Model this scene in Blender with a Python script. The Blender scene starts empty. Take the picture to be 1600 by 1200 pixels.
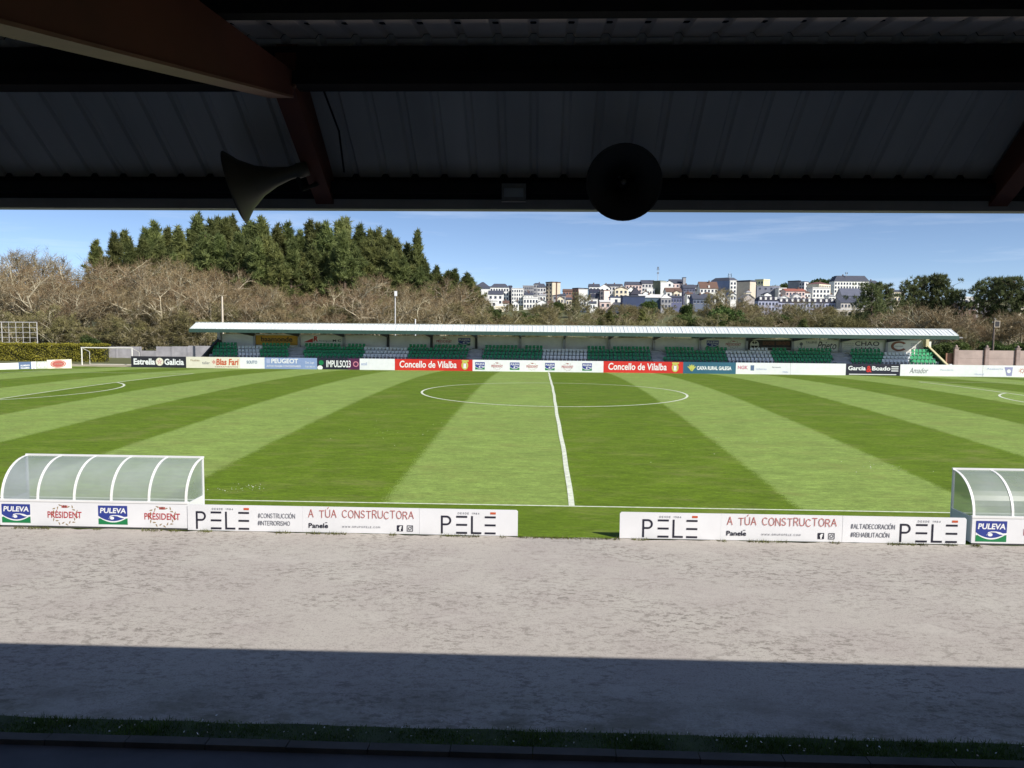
import bpy, math, random
import numpy as np
from mathutils import Matrix, Vector

C = bpy.context.scene.collection
R = math.radians
rnd = random.Random(7)

# ------------------------------------------------------------------ camera
FPX, PITCH, ROLL, YAW = 1210.76, .0772, .0090, .0357
EYE = np.array([-.9692, -22.1002, 5.2369])
_c, _s = math.cos(YAW), math.sin(YAW)
_r0 = np.array([_c, _s, 0.]); _f0 = np.array([-_s, _c, 0.]); _z = np.array([0, 0, 1.])
_c, _s = math.cos(PITCH), math.sin(PITCH)
FWD = _f0*_c - _z*_s; _u0 = _f0*_s + _z*_c
_c, _s = math.cos(ROLL), math.sin(ROLL)
RGT = _r0*_c + _u0*_s; UPV = -_r0*_s + _u0*_c
cam_d = bpy.data.cameras.new('camera'); cam = bpy.data.objects.new('camera', cam_d); C.objects.link(cam)
cam_d.sensor_width = 36; cam_d.lens = 36*FPX/1600; cam_d.clip_start = .05; cam_d.clip_end = 9000
m = Matrix([[RGT[i], UPV[i], -FWD[i], EYE[i]] for i in range(3)] + [[0, 0, 0, 1]])
cam.matrix_world = m
bpy.context.scene.camera = cam

# ------------------------------------------------------------------ sky, sun, exposure
SUN_AZ, SUN_EL = 51., 37.7            # azimuth from straight behind (-Y) towards the right (+X)
world = bpy.data.worlds.new('World'); bpy.context.scene.world = world; world.use_nodes = True
nt = world.node_tree; bg = nt.nodes['Background']
sky = nt.nodes.new('ShaderNodeTexSky'); sky.sky_type = 'NISHITA'; sky.sun_disc = False
sky.sun_elevation = R(SUN_EL); sky.sun_rotation = R(180-SUN_AZ)
sky.air_density = .45; sky.dust_density = .3; sky.ozone_density = 1.4; sky.altitude = 0
tc = nt.nodes.new('ShaderNodeTexCoord'); mp = nt.nodes.new('ShaderNodeMapping'); mp.inputs['Scale'].default_value = (2.2, 2.2, 26); nt.links.new(tc.outputs['Generated'], mp.inputs[0])
cn = nt.nodes.new('ShaderNodeTexNoise'); cn.inputs['Scale'].default_value = 1.6; cn.inputs['Detail'].default_value = 7; cn.inputs['Roughness'].default_value = .62; nt.links.new(mp.outputs[0], cn.inputs['Vector'])
cr = nt.nodes.new('ShaderNodeMapRange'); cr.inputs[1].default_value = .54; cr.inputs[2].default_value = .78; cr.inputs[4].default_value = .20; nt.links.new(cn.outputs[0], cr.inputs[0])
cm = nt.nodes.new('ShaderNodeMix'); cm.data_type = 'RGBA'; nt.links.new(cr.outputs[0], cm.inputs[0]); nt.links.new(sky.outputs[0], cm.inputs[6]); cm.inputs[7].default_value = (8.2, 8.6, 9.2, 1)
nt.links.new(cm.outputs[2], bg.inputs[0]); bg.inputs[1].default_value = .095
sd = bpy.data.lights.new('sun', 'SUN'); sd.energy = 3.9; sd.angle = R(.5); sd.color = (1, .95, .87)
sun = bpy.data.objects.new('sun', sd); C.objects.link(sun)
_sv = Vector((math.sin(R(SUN_AZ))*math.cos(R(SUN_EL)), -math.cos(R(SUN_AZ))*math.cos(R(SUN_EL)), math.sin(R(SUN_EL))))
sun.rotation_euler = _sv.to_track_quat('Z', 'Y').to_euler(); sun.location = (30, -60, 60)
vs = bpy.context.scene.view_settings
vs.view_transform = 'Standard'; vs.look = 'None'; vs.gamma = 1; vs.exposure = .6; vs.use_curve_mapping = False
bpy.context.scene.cycles.max_bounces = 6
bpy.context.scene.cycles.transparent_max_bounces = 12

# ------------------------------------------------------------------ helpers
def at(px, py, X=None, Y=None, Z=None):
    """the point of the place seen at a pixel of the photograph, on a plane at a known distance or height"""
    d = FWD + RGT*(px-800)/FPX - UPV*(py-600)/FPX
    t = (X-EYE[0])/d[0] if X is not None else (Y-EYE[1])/d[1] if Y is not None else (Z-EYE[2])/d[2]
    return EYE + d*t
def X_at(px, Y, py=520): return at(px, py, Y=Y)[0]
def Z_at(px, py, Y): return at(px, py, Y=Y)[2]
def lin(c):
    c = [x/255 for x in c]
    return tuple((x/12.92 if x <= .04045 else ((x+.055)/1.055)**2.4) for x in c)

def crown(y):
    t = (y-32)/32
    return .505*(1-t*t) - .0975*max(t, 0)**2
_tz = [(67.5, -.23), (71, -.12), (78, 0), (110, .5), (200, 2), (300, 5), (430, 10.5), (520, 17), (600, 23), (700, 30), (800, 34), (1000, 33), (1500, 12), (2600, -10), (6000, -40)]
def ground_z(x, y):
    if y < 0: return 0.
    if y < 67.5: return crown(y)
    z = float(np.interp(y, [a for a, b in _tz], [b for a, b in _tz]))
    k = min(max((y-150)/200, 0), 1)
    return z + k*(1.6*math.sin(x*.013+1)+1.1*math.sin(x*.031+y*.021))

class MB:
    def __init__(s): s.v = []; s.f = []; s.m = []
    def quad(s, *p, mi=0):
        n = len(s.v); s.v += [tuple(map(float, q)) for q in p]; s.f.append(tuple(range(n, n+len(p)))); s.m.append(mi); return s
    poly = quad
    def box(s, x0, y0, z0, x1, y1, z1, mi=0):
        n = len(s.v)
        s.v += [(x, y, z) for z in (z0, z1) for x, y in ((x0, y0), (x1, y0), (x1, y1), (x0, y1))]
        for f in ((0, 3, 2, 1), (4, 5, 6, 7), (0, 1, 5, 4), (1, 2, 6, 5), (2, 3, 7, 6), (3, 0, 4, 7)):
            s.f.append(tuple(n+i for i in f)); s.m.append(mi)
        return s
    def prism(s, pts, d, mi=0):
        """a flat outline pts, pushed along the vector d"""
        n = len(s.v); k = len(pts); d = np.array(d, float)
        s.v += [tuple(map(float, p)) for p in pts] + [tuple(np.array(p, float)+d) for p in pts]
        s.f.append(tuple(range(n+k-1, n-1, -1))); s.m.append(mi)
        s.f.append(tuple(range(n+k, n+2*k))); s.m.append(mi)
        for i in range(k):
            j = (i+1) % k; s.f.append((n+i, n+j, n+k+j, n+k+i)); s.m.append(mi)
        return s
    def tube(s, pts, r, sides=8, mi=0, cap=True):
        pts = [Vector(p) for p in pts]; rs = r if isinstance(r, (list, tuple)) else [r]*len(pts)
        n = len(s.v); up = Vector((0, 0, 1))
        for i, p in enumerate(pts):
            t = (pts[min(i+1, len(pts)-1)]-pts[max(i-1, 0)]).normalized()
            a = t.cross(up if abs(t.z) < .95 else Vector((1, 0, 0))).normalized(); b = t.cross(a)
            for k in range(sides):
                q = p + (a*math.cos(2*math.pi*(k+.5)/sides)+b*math.sin(2*math.pi*(k+.5)/sides))*rs[i]
                s.v.append(tuple(q))
        for i in range(len(pts)-1):
            for k in range(sides):
                a = n+i*sides+k; b = n+i*sides+(k+1) % sides
                s.f.append((a, b, b+sides, a+sides)); s.m.append(mi)
        if cap:
            s.f.append(tuple(n+k for k in range(sides))[::-1]); s.m.append(mi)
            s.f.append(tuple(n+(len(pts)-1)*sides+k for k in range(sides))); s.m.append(mi)
        return s
    def lathe(s, prof, o, ax, sides=24, mi=0):
        """prof: (distance along ax, radius)"""
        o = Vector(o); ax = Vector(ax).normalized()
        a = ax.cross(Vector((0, 0, 1)) if abs(ax.z) < .9 else Vector((1, 0, 0))).normalized(); b = ax.cross(a); n = len(s.v)
        for h, r in prof:
            for k in range(sides):
                s.v.append(tuple(o+ax*h+(a*math.cos(2*math.pi*k/sides)+b*math.sin(2*math.pi*k/sides))*r))
        for i in range(len(prof)-1):
            for k in range(sides):
                p = n+i*sides+k; q = n+i*sides+(k+1) % sides
                s.f.append((p, q, q+sides, p+sides)); s.m.append(mi)
        return s
    def mesh(s, name, mats, off=None, smooth=False):
        me = bpy.data.meshes.new(name)
        v = s.v
        if off is not None: v = [(a-off[0], b-off[1], c-off[2]) for a, b, c in v]
        me.from_pydata(v, [], s.f)
        for q in (mats if isinstance(mats, (list, tuple)) else [mats]): me.materials.append(q)
        me.polygons.foreach_set('material_index', s.m)
        if smooth: me.polygons.foreach_set('use_smooth', [True]*len(s.f))
        me.update(); return me

def link(name, me, parent=None, loc=None):
    o = bpy.data.objects.new(name, me); C.objects.link(o)
    if parent is not None: o.parent = parent
    if loc is not None: o.location = loc
    return o
def root_loc(p):
    l = Vector((0, 0, 0))
    while p is not None: l = l + p.location; p = p.parent
    return l
def part(name, mb, mats, parent, smooth=False):
    """a child mesh whose shapes were given in world coordinates (its thing stands unrotated)"""
    return link(name, mb.mesh(name, mats, off=root_loc(parent), smooth=smooth), parent)
def tag(o, label=None, cat=None, group=None, kind=None):
    if label: o['label'] = label
    if cat: o['category'] = cat
    if group: o['group'] = group
    if kind: o['kind'] = kind
    return o
def thing(name, label, cat, loc, group=None):
    o = bpy.data.objects.new(name, None); C.objects.link(o); o.location = tuple(map(float, loc)); o.empty_display_size = .2
    return tag(o, label, cat, group)
def copy_tree(o, parent=None):
    c = o.copy(); C.objects.link(c)
    if parent is not None: c.parent = parent
    for ch in list(o.children): copy_tree(ch, c)
    return c

# ------------------------------------------------------------------ materials
def new_mat(name):
    mt = bpy.data.materials.new(name); mt.use_nodes = True
    return mt, mt.node_tree, mt.node_tree.nodes['Principled BSDF']
def M(name, col, rough=.6, var=.12, scale=3., bump=0., metal=0., stretch=(1, 1, 1), detail=6, spec=.5, pos=False, hue=None, objvar=0.):
    mt, t, b = new_mat(name); N = t.nodes; L = t.links
    tc = N.new('ShaderNodeNewGeometry') if pos else N.new('ShaderNodeTexCoord')
    mp = N.new('ShaderNodeMapping'); mp.inputs['Scale'].default_value = stretch
    L.new(tc.outputs['Position' if pos else 'Object'], mp.inputs[0])
    nz = N.new('ShaderNodeTexNoise'); nz.inputs['Scale'].default_value = scale; nz.inputs['Detail'].default_value = detail; nz.inputs['Roughness'].default_value = .6
    L.new(mp.outputs[0], nz.inputs['Vector'])
    rp = N.new('ShaderNodeValToRGB'); rp.color_ramp.elements[0].position = .3; rp.color_ramp.elements[1].position = .7
    lo = [c*(1-var) for c in col]; hi = [min(c*(1+var), 1) for c in col]
    if hue: lo = hue
    rp.color_ramp.elements[0].color = (*lo[:3], 1); rp.color_ramp.elements[1].color = (*hi[:3], 1)
    L.new(nz.outputs[0], rp.inputs[0]); out = rp.outputs[0]
    if objvar:
        oi = N.new('ShaderNodeObjectInfo'); hv = N.new('ShaderNodeHueSaturation')
        mr = N.new('ShaderNodeMapRange'); mr.inputs[3].default_value = 1-objvar; mr.inputs[4].default_value = 1+objvar
        L.new(oi.outputs['Random'], mr.inputs[0]); L.new(mr.outputs[0], hv.inputs['Value'])
        mr2 = N.new('ShaderNodeMapRange'); mr2.inputs[3].default_value = .5-objvar*.06; mr2.inputs[4].default_value = .5+objvar*.06
        mu = N.new('ShaderNodeMath'); mu.operation = 'MULTIPLY'; mu.inputs[1].default_value = 7.13
        fr = N.new('ShaderNodeMath'); fr.operation = 'FRACT'
        L.new(oi.outputs['Random'], mu.inputs[0]); L.new(mu.outputs[0], fr.inputs[0]); L.new(fr.outputs[0], mr2.inputs[0]); L.new(mr2.outputs[0], hv.inputs['Hue'])
        L.new(out, hv.inputs['Color']); out = hv.outputs[0]
    L.new(out, b.inputs['Base Color'])
    b.inputs['Roughness'].default_value = rough; b.inputs['Metallic'].default_value = metal; b.inputs['Specular IOR Level'].default_value = spec
    if bump:
        bp = N.new('ShaderNodeBump'); bp.inputs['Strength'].default_value = bump; bp.inputs['Distance'].default_value = .02
        L.new(nz.outputs[0], bp.inputs['Height']); L.new(bp.outputs[0], b.inputs['Normal'])
    return mt
def leaf_mat(name, lo, hi, objvar=.2, trans=.25, scale=1.3):
    mt = M(name, hi, rough=.65, hue=lo, scale=scale, detail=3, spec=.25, objvar=objvar)
    t = mt.node_tree; N = t.nodes; L = t.links; b = N['Principled BSDF']
    tr = N.new('ShaderNodeBsdfTranslucent'); mx = N.new('ShaderNodeMixShader'); mx.inputs[0].default_value = trans
    src = b.inputs['Base Color'].links[0].from_socket
    L.new(src, tr.inputs[0]); L.new(b.outputs[0], mx.inputs[1]); L.new(tr.outputs[0], mx.inputs[2])
    L.new(mx.outputs[0], N['Material Output'].inputs[0]); return mt

WHITE = M('white_paint', (.78, .78, .78), .45, .03, 2.)
BOARD = M('white_board', (.76, .77, .80), .4, .04, 1.2)
INK = M('ink_black', (.02, .02, .03), .6, .1)
def solid(name, rgb, rough=.5, var=.05): return M(name, lin(rgb), rough, var, 2.)
RED = solid('sign_red', (206, 48, 40)); ORANGE = solid('sign_orange', (196, 88, 52)); BLUE = solid('sign_blue', (44, 60, 140)); GREEN = solid('sign_green', (22, 122, 72))
TAN = solid('sign_tan', (150, 128, 92)); BRICKRED = solid('sign_brick', (176, 52, 58)); SOFTRED = solid('sign_soft_red', (178, 92, 84)); GREYINK = solid('sign_grey', (110, 112, 122))
TEAL = solid('sign_teal', (48, 98, 122)); YELLOW = solid('sign_yellow', (196, 196, 96)); CREAM = solid('sign_cream', (226, 222, 204)); NAVY = solid('sign_navy', (30, 30, 48))
PURPLE = solid('sign_purple', (82, 34, 72)); PALEBLUE = solid('sign_pale_blue', (138, 158, 200)); SLATEBLUE = solid('sign_slate_blue', (92, 112, 146)); PINK = solid('sign_pink', (206, 130, 150))
OCHRE = solid('sign_ochre', (214, 160, 50)); DARKBROWN = solid('sign_dark_brown', (42, 28, 22)); BROWN = solid('sign_brown', (140, 84, 54)); SIGNWHITE = solid('sign_white', (232, 234, 236))
SKYINK = solid('sign_light_blue', (170, 182, 214)); LILACINK = solid('sign_lilac', (150, 150, 190))

# pitch: two greens in mown stripes, each stripe with its own width
def pitch_mat():
    mt, t, b = new_mat('mown_turf'); N = t.nodes; L = t.links
    g = N.new('ShaderNodeNewGeometry'); sp = N.new('ShaderNodeSeparateXYZ'); L.new(g.outputs['Position'], sp.inputs[0])
    n1 = N.new('ShaderNodeTexNoise'); n1.inputs['Scale'].default_value = 2.2; n1.inputs['Detail'].default_value = 5
    L.new(g.outputs['Position'], n1.inputs['Vector'])
    ad = N.new('ShaderNodeMath'); ad.operation = 'MULTIPLY_ADD'; ad.inputs[1].default_value = .3; L.new(n1.outputs[0], ad.inputs[0]); L.new(sp.outputs[0], ad.inputs[2])
    n2 = N.new('ShaderNodeTexNoise'); n2.inputs['Scale'].default_value = 26; n2.inputs['Detail'].default_value = 2; L.new(g.outputs['Position'], n2.inputs['Vector'])
    ad2 = N.new('ShaderNodeMath'); ad2.operation = 'MULTIPLY_ADD'; ad2.inputs[1].default_value = 1.1; L.new(n2.outputs[0], ad2.inputs[0]); L.new(ad.outputs[0], ad2.inputs[2])
    mr = N.new('ShaderNodeMapRange'); mr.inputs[1].default_value = -69.3; mr.inputs[2].default_value = 70.7; L.new(ad2.outputs[0], mr.inputs[0])
    E = [-66, -60.5, -55, -49.5, -44, -38.53, -33.44, -28.48, -23.17, -17.5, -12.48, -5.99, -.04, 6.21, 11.62, 17.61, 22.99, 28.68, 34.5, 40, 45.5, 51, 56.5]
    rp = N.new('ShaderNodeValToRGB'); rp.color_ramp.interpolation = 'CONSTANT'; el = rp.color_ramp.elements
    i0 = E.index(-.04)
    el[0].position = 0; el[0].color = (1, 1, 1, 1) if i0 % 2 else (0, 0, 0, 1)
    el[1].position = (E[0]+70)/140
    for k, x in enumerate(E):
        e = el[1] if k == 0 else el.new((x+70)/140)
        dark = (k-i0) % 2 == 0
        e.color = (0, 0, 0, 1) if dark else (1, 1, 1, 1)
    L.new(mr.outputs[0], rp.inputs[0])
    def noise(sc, st, det=6, ro=.65):
        mp = N.new('ShaderNodeMapping'); mp.inputs['Scale'].default_value = st; L.new(g.outputs['Position'], mp.inputs[0])
        n = N.new('ShaderNodeTexNoise'); n.inputs['Scale'].default_value = sc; n.inputs['Detail'].default_value = det; n.inputs['Roughness'].default_value = ro
        L.new(mp.outputs[0], n.inputs['Vector']); return n
    gt = N.new('ShaderNodeMath'); gt.operation = 'GREATER_THAN'; gt.inputs[1].default_value = .0; L.new(sp.outputs[1], gt.inputs[0]); gm = N.new('ShaderNodeMath'); gm.operation = 'MULTIPLY'; L.new(gt.outputs[0], gm.inputs[0]); L.new(rp.outputs[0], gm.inputs[1])
    mxs = N.new('ShaderNodeMix'); mxs.data_type = 'RGBA'; mxs.inputs[6].default_value = (*PITCH_DARK, 1); mxs.inputs[7].default_value = (*PITCH_LIGHT, 1); L.new(gm.outputs[0], mxs.inputs[0])
    cur = mxs.outputs[2]
    def mul(cur, n, lo, hi, a=.3, c=.7):
        r = N.new('ShaderNodeMapRange'); r.inputs[1].default_value = a; r.inputs[2].default_value = c; r.inputs[3].default_value = lo; r.inputs[4].default_value = hi; L.new(n.outputs[0], r.inputs[0])
        mm = N.new('ShaderNodeVectorMath'); mm.operation = 'SCALE'; L.new(cur, mm.inputs[0]); L.new(r.outputs[0], mm.inputs['Scale']); return mm.outputs[0]
    cur = mul(cur, noise(.9, (.5, 1.2, 1), 8), .86, 1.14)
    cur = mul(cur, noise(3.2, (.45, 1.5, 1), 8, .75), .70, 1.30)
    cur = mul(cur, noise(11, (.6, 1.6, 1), 6, .8), .62, 1.38)
    cur = mul(cur, noise(45, (.8, 1, 1), 4, .7), .72, 1.28)
    # straw-coloured worn patches
    wn = noise(.42, (.8, 1.7, 1), 10, .76); wr = N.new('ShaderNodeMapRange'); wr.inputs[1].default_value = .50; wr.inputs[2].default_value = .68; wr.inputs[4].default_value = .55; L.new(wn.outputs[0], wr.inputs[0])
    wm = N.new('ShaderNodeMix'); wm.data_type = 'RGBA'; L.new(wr.outputs[0], wm.inputs[0]); L.new(cur, wm.inputs[6]); wm.inputs[7].default_value = (.225, .235, .07, 1); cur = wm.outputs[2]
    L.new(cur, b.inputs['Base Color']); b.inputs['Roughness'].default_value = .8; b.inputs['Specular IOR Level'].default_value = .15
    bp = N.new('ShaderNodeBump'); bp.inputs['Strength'].default_value = .35; bp.inputs['Distance'].default_value = .03; L.new(noise(30, (1, 1, 1), 4).outputs[0], bp.inputs['Height']); L.new(bp.outputs[0], b.inputs['Normal'])
    return mt
PITCH_DARK = (.112, .178, .011); PITCH_LIGHT = (.222, .312, .072)
TURF = pitch_mat()

def gravel_mat():
    mt, t, b = new_mat('track_gravel'); N = t.nodes; L = t.links
    g = N.new('ShaderNodeNewGeometry')
    def noise(sc, st=(1, 1, 1), det=8, ro=.65, rot=0):
        mp = N.new('ShaderNodeMapping'); mp.inputs['Scale'].default_value = st; mp.inputs['Rotation'].default_value = (0, 0, rot); L.new(g.outputs['Position'], mp.inputs[0])
        n = N.new('ShaderNodeTexNoise'); n.inputs['Scale'].default_value = sc; n.inputs['Detail'].default_value = det; n.inputs['Roughness'].default_value = ro
        L.new(mp.outputs[0], n.inputs['Vector']); return n
    base = N.new('ShaderNodeValToRGB'); e = base.color_ramp.elements
    e[0].position = .35; e[0].color = (.415, .375, .345, 1); e[1].position = .65; e[1].color = (.465, .435, .39, 1); L.new(noise(.5).outputs[0], base.inputs[0])
    cur = base.outputs[0]
    msk = N.new('ShaderNodeMapRange'); msk.inputs[1].default_value = .40; msk.inputs[2].default_value = .60; msk.inputs[3].default_value = .10; L.new(noise(.45, (.6, 1, 1), 5, .7).outputs[0], msk.inputs[0])
    def scuff(cur, n, a, c, amt, col, masked=True):
        r = N.new('ShaderNodeMapRange'); r.inputs[1].default_value = a; r.inputs[2].default_value = c; r.inputs[4].default_value = amt; L.new(n.outputs[0], r.inputs[0]); f = r.outputs[0]
        if masked:
            mu = N.new('ShaderNodeMath'); mu.operation = 'MULTIPLY'; L.new(f, mu.inputs[0]); L.new(msk.outputs[0], mu.inputs[1]); f = mu.outputs[0]
        mm = N.new('ShaderNodeMix'); mm.data_type = 'RGBA'; L.new(f, mm.inputs[0]); L.new(cur, mm.inputs[6]); mm.inputs[7].default_value = (*col, 1); return mm.outputs[2]
    cur = scuff(cur, noise(5.6, (.8, 1.1, 1), 10, .74, .12), .535, .59, .85, (.225, .20, .178))
    cur = scuff(cur, noise(7.5, (.6, 1.2, 1), 7, .7, -.5), .56, .60, .85, (.22, .20, .175))
    cur = scuff(cur, noise(6.2, (.6, 1.2, 1), 7, .7, .6), .56, .60, .85, (.22, .20, .175))
    cur = scuff(cur, noise(14, (.8, 1.1, 1), 6, .75, .2), .56, .64, .55, (.24, .22, .195), False)
    sx = N.new('ShaderNodeSeparateXYZ'); L.new(g.outputs['Position'], sx.inputs[0])
    mo = N.new('ShaderNodeMapRange'); mo.inputs[1].default_value = -11.0; mo.inputs[2].default_value = -12.5; L.new(sx.outputs[1], mo.inputs[0])
    mm_ = N.new('ShaderNodeMath'); mm_.operation = 'MULTIPLY'; L.new(mo.outputs[0], mm_.inputs[0]); nm = N.new('ShaderNodeMapRange'); nm.inputs[1].default_value = .42; nm.inputs[2].default_value = .6; nm.inputs[4].default_value = .75; L.new(noise(1.6, (.6, 1, 1), 7, .7).outputs[0], nm.inputs[0]); L.new(nm.outputs[0], mm_.inputs[1])
    mz = N.new('ShaderNodeMix'); mz.data_type = 'RGBA'; L.new(mm_.outputs[0], mz.inputs[0]); L.new(cur, mz.inputs[6]); mz.inputs[7].default_value = (.16, .155, .105, 1); cur = mz.outputs[2]   # dirt and moss along the verge
    cur = scuff(cur, noise(34, (1, 1, 1), 3, .8), .53, .64, .6, (.22, .20, .18), False)
    cur = scuff(cur, noise(1.2, (.6, 1, 1), 6), .55, .72, .5, (.53, .50, .455), False)
    L.new(cur, b.inputs['Base Color']); b.inputs['Roughness'].default_value = .9; b.inputs['Specular IOR Level'].default_value = .2
    bp = N.new('ShaderNodeBump'); bp.inputs['Strength'].default_value = .35; bp.inputs['Distance'].default_value = .012; L.new(noise(22, (.9, 1.1, 1), 6, .7).outputs[0], bp.inputs['Height']); L.new(bp.outputs[0], b.inputs['Normal'])
    return mt
GRAVEL = gravel_mat()
LINE = M('pitch_line_paint', (.68, .72, .58), .7, .25, 6., pos=True)
VERGE = M('verge_turf', (.05, .075, .02), .85, hue=(.025, .04, .012), scale=3, pos=True)
CONCRETE = M('concrete', (.30, .29, .28), .85, .22, 1.3, bump=.2, pos=True)
PAVING = M('paving', (.085, .085, .095), .85, .2, 2., bump=.2, pos=True)
FIELD = M('rough_field', (.13, .125, .05), .9, hue=(.07, .085, .03), scale=.05, pos=True, detail=10)
DIRT = M('pale_dirt', (.38, .34, .24), .9, .2, .6, pos=True)

# ------------------------------------------------------------------ the setting
def sheet(name, xs, ys, zf, mat, kind='structure'):
    xs = list(xs); ys = list(ys)
    v = [(x, y, zf(x, y)) for y in ys for x in xs]; nx = len(xs)
    f = [(j*nx+i, j*nx+i+1, (j+1)*nx+i+1, (j+1)*nx+i) for j in range(len(ys)-1) for i in range(nx-1)]
    me = bpy.data.meshes.new(name); me.from_pydata(v, [], f); me.materials.append(mat)
    me.polygons.foreach_set('use_smooth', [True]*len(f)); me.update()
    return tag(link(name, me), kind=kind)
ys_n = list(np.arange(-3.3, 67.6, 1.5)) + [68]
gy = [-80, -40, -20, -4] + list(np.arange(0, 69, 1.5)) + [70, 72, 75, 78, 84, 92, 100, 115, 130, 150, 175, 200, 230, 260, 300, 340, 380, 430, 480, 520, 560, 600, 650, 700, 750, 800, 900, 1000, 1250, 1500, 2000, 2600, 4000, 6000]
gx = [-6000, -3000, -1500] + list(range(-900, 901, 30)) + [1500, 3000, 6000]
sheet('ground', gx, gy, lambda x, y: ground_z(x, y)-.05, FIELD)
sheet('pitch', [-62, -30, 0, 30, 62], ys_n, lambda x, y: ground_z(x, y), TURF)
# gravel running track with an uneven edge against the turf
xe = list(np.arange(-62, 62.1, .25))
def edge_y(x): return -3.33 + .045*math.sin(x*2.1)+.035*math.sin(x*5.3+1)+.03*math.sin(x*13.7)
mb = MB()
for a, c in zip(xe[:-1], xe[1:]):
    mb.quad((a, -12.6, .004), (c, -12.6, .004), (c, edge_y(c), .004), (a, edge_y(a), .004))
tag(link('running_track', mb.mesh('running_track', GRAVEL)), kind='structure')
mb = MB()
for a, c in zip(xe[:-1], xe[1:]):
    mb.quad((a, edge_y(a), .006), (c, edge_y(c), .006), (c, -3.28, .006), (a, -3.28, .006))
sheet('dirt_path', [-110, -62, -48, -30, 0, 30, 60, 110], [67.6, 69, 71], lambda x, y: ground_z(x, y)+.012, DIRT)
sheet('verge', np.arange(-45, 45.1, .5), np.arange(-13.0, -12.49, .1), lambda x, y: .02+.008*math.sin(x*3+y*9)+.008*math.sin(x*7.7), VERGE)
mb = MB()
for k in range(-40, 40): mb.box(k+.006, -13.16, -.05, k+.994, -13.0, .09+.004*math.sin(k*5))
tag(link('kerb', mb.mesh('kerb', M('dark_kerb', (.07, .065, .06), .9, .3, 2., pos=True))), kind='structure')
mb = MB(); mb.box(-45, -15.6, -.05, 45, -13.16, .02)
tag(link('pavement', mb.mesh('pavement', PAVING)), kind='structure')

# painted lines
def pz(y, up=.004): return ground_z(0, y)+up
def line_strip(mb, pts, w):
    """pts on the turf, a band of width w following its curve"""
    P = [np.array(p, float) for p in pts]
    off = []
    for i in range(len(P)):
        t = P[min(i+1, len(P)-1)]-P[max(i-1, 0)]; t /= np.linalg.norm(t); off.append(np.array([-t[1], t[0]])*w/2)
    for i in range(len(P)-1):
        q = [P[i]-off[i], P[i+1]-off[i+1], P[i+1]+off[i+1], P[i]+off[i]]
        mb.quad(*[(a[0], a[1], pz(a[1], LUP)) for a in q])
LW = .13; HL = 49.94; CY = 32.
def seg(mb, a, b, w=LW):
    n = max(2, int(math.hypot(b[0]-a[0], b[1]-a[1])/1.2)); line_strip(mb, [(a[0]+(b[0]-a[0])*i/n, a[1]+(b[1]-a[1])*i/n) for i in range(n+1)], w)
def arc(mb, cx, cy, r, a0, a1, n=72, w=LW): line_strip(mb, [(cx+r*math.cos(a0+(a1-a0)*i/n), cy+r*math.sin(a0+(a1-a0)*i/n)) for i in range(n+1)], w)
mb = MB(); LUP = .008
wob = lambda y: .02*math.sin(y*.23)+.01*math.sin(y*.9)
LUP = .012
line_strip(mb, [(wob(y), y) for y in np.arange(0, 64.01, .8)], .17)
LUP = .008
seg(mb, (-HL, 0), (HL, 0), .09); seg(mb, (-HL, 64), (HL, 64), .1)
arc(mb, 0, CY, 9.15, 0, 2*math.pi, 120, .15)
for sg in (-1, 1):
    seg(mb, (sg*HL, .07), (sg*HL, 63.93)); xb = sg*33.44; CY = 29.2
    seg(mb, (xb, CY-20.16), (xb, CY+20.16), .14); seg(mb, (xb+sg*.08, CY-20.16), (sg*(HL-.08), CY-20.16)); seg(mb, (xb+sg*.08, CY+20.16), (sg*(HL-.08), CY+20.16))
    seg(mb, (sg*(HL-5.5), CY-9.16), (sg*(HL-5.5), CY+9.16)); seg(mb, (sg*(HL-5.58), CY-9.16), (sg*(HL-.08), CY-9.16)); seg(mb, (sg*(HL-5.58), CY+9.16), (sg*(HL-.08), CY+9.16))
    xs = sg*39.5; a = math.acos((abs(xs)-33.3)/9.15)
    if sg < 0: arc(mb, xs, CY, 9.15, -a, a, 48, .15)
    else: arc(mb, xs, CY, 9.15, math.pi-a, math.pi+a, 48, .15)
tag(link('pitch_lines', mb.mesh('pitch_lines', LINE)), kind='structure')

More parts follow.
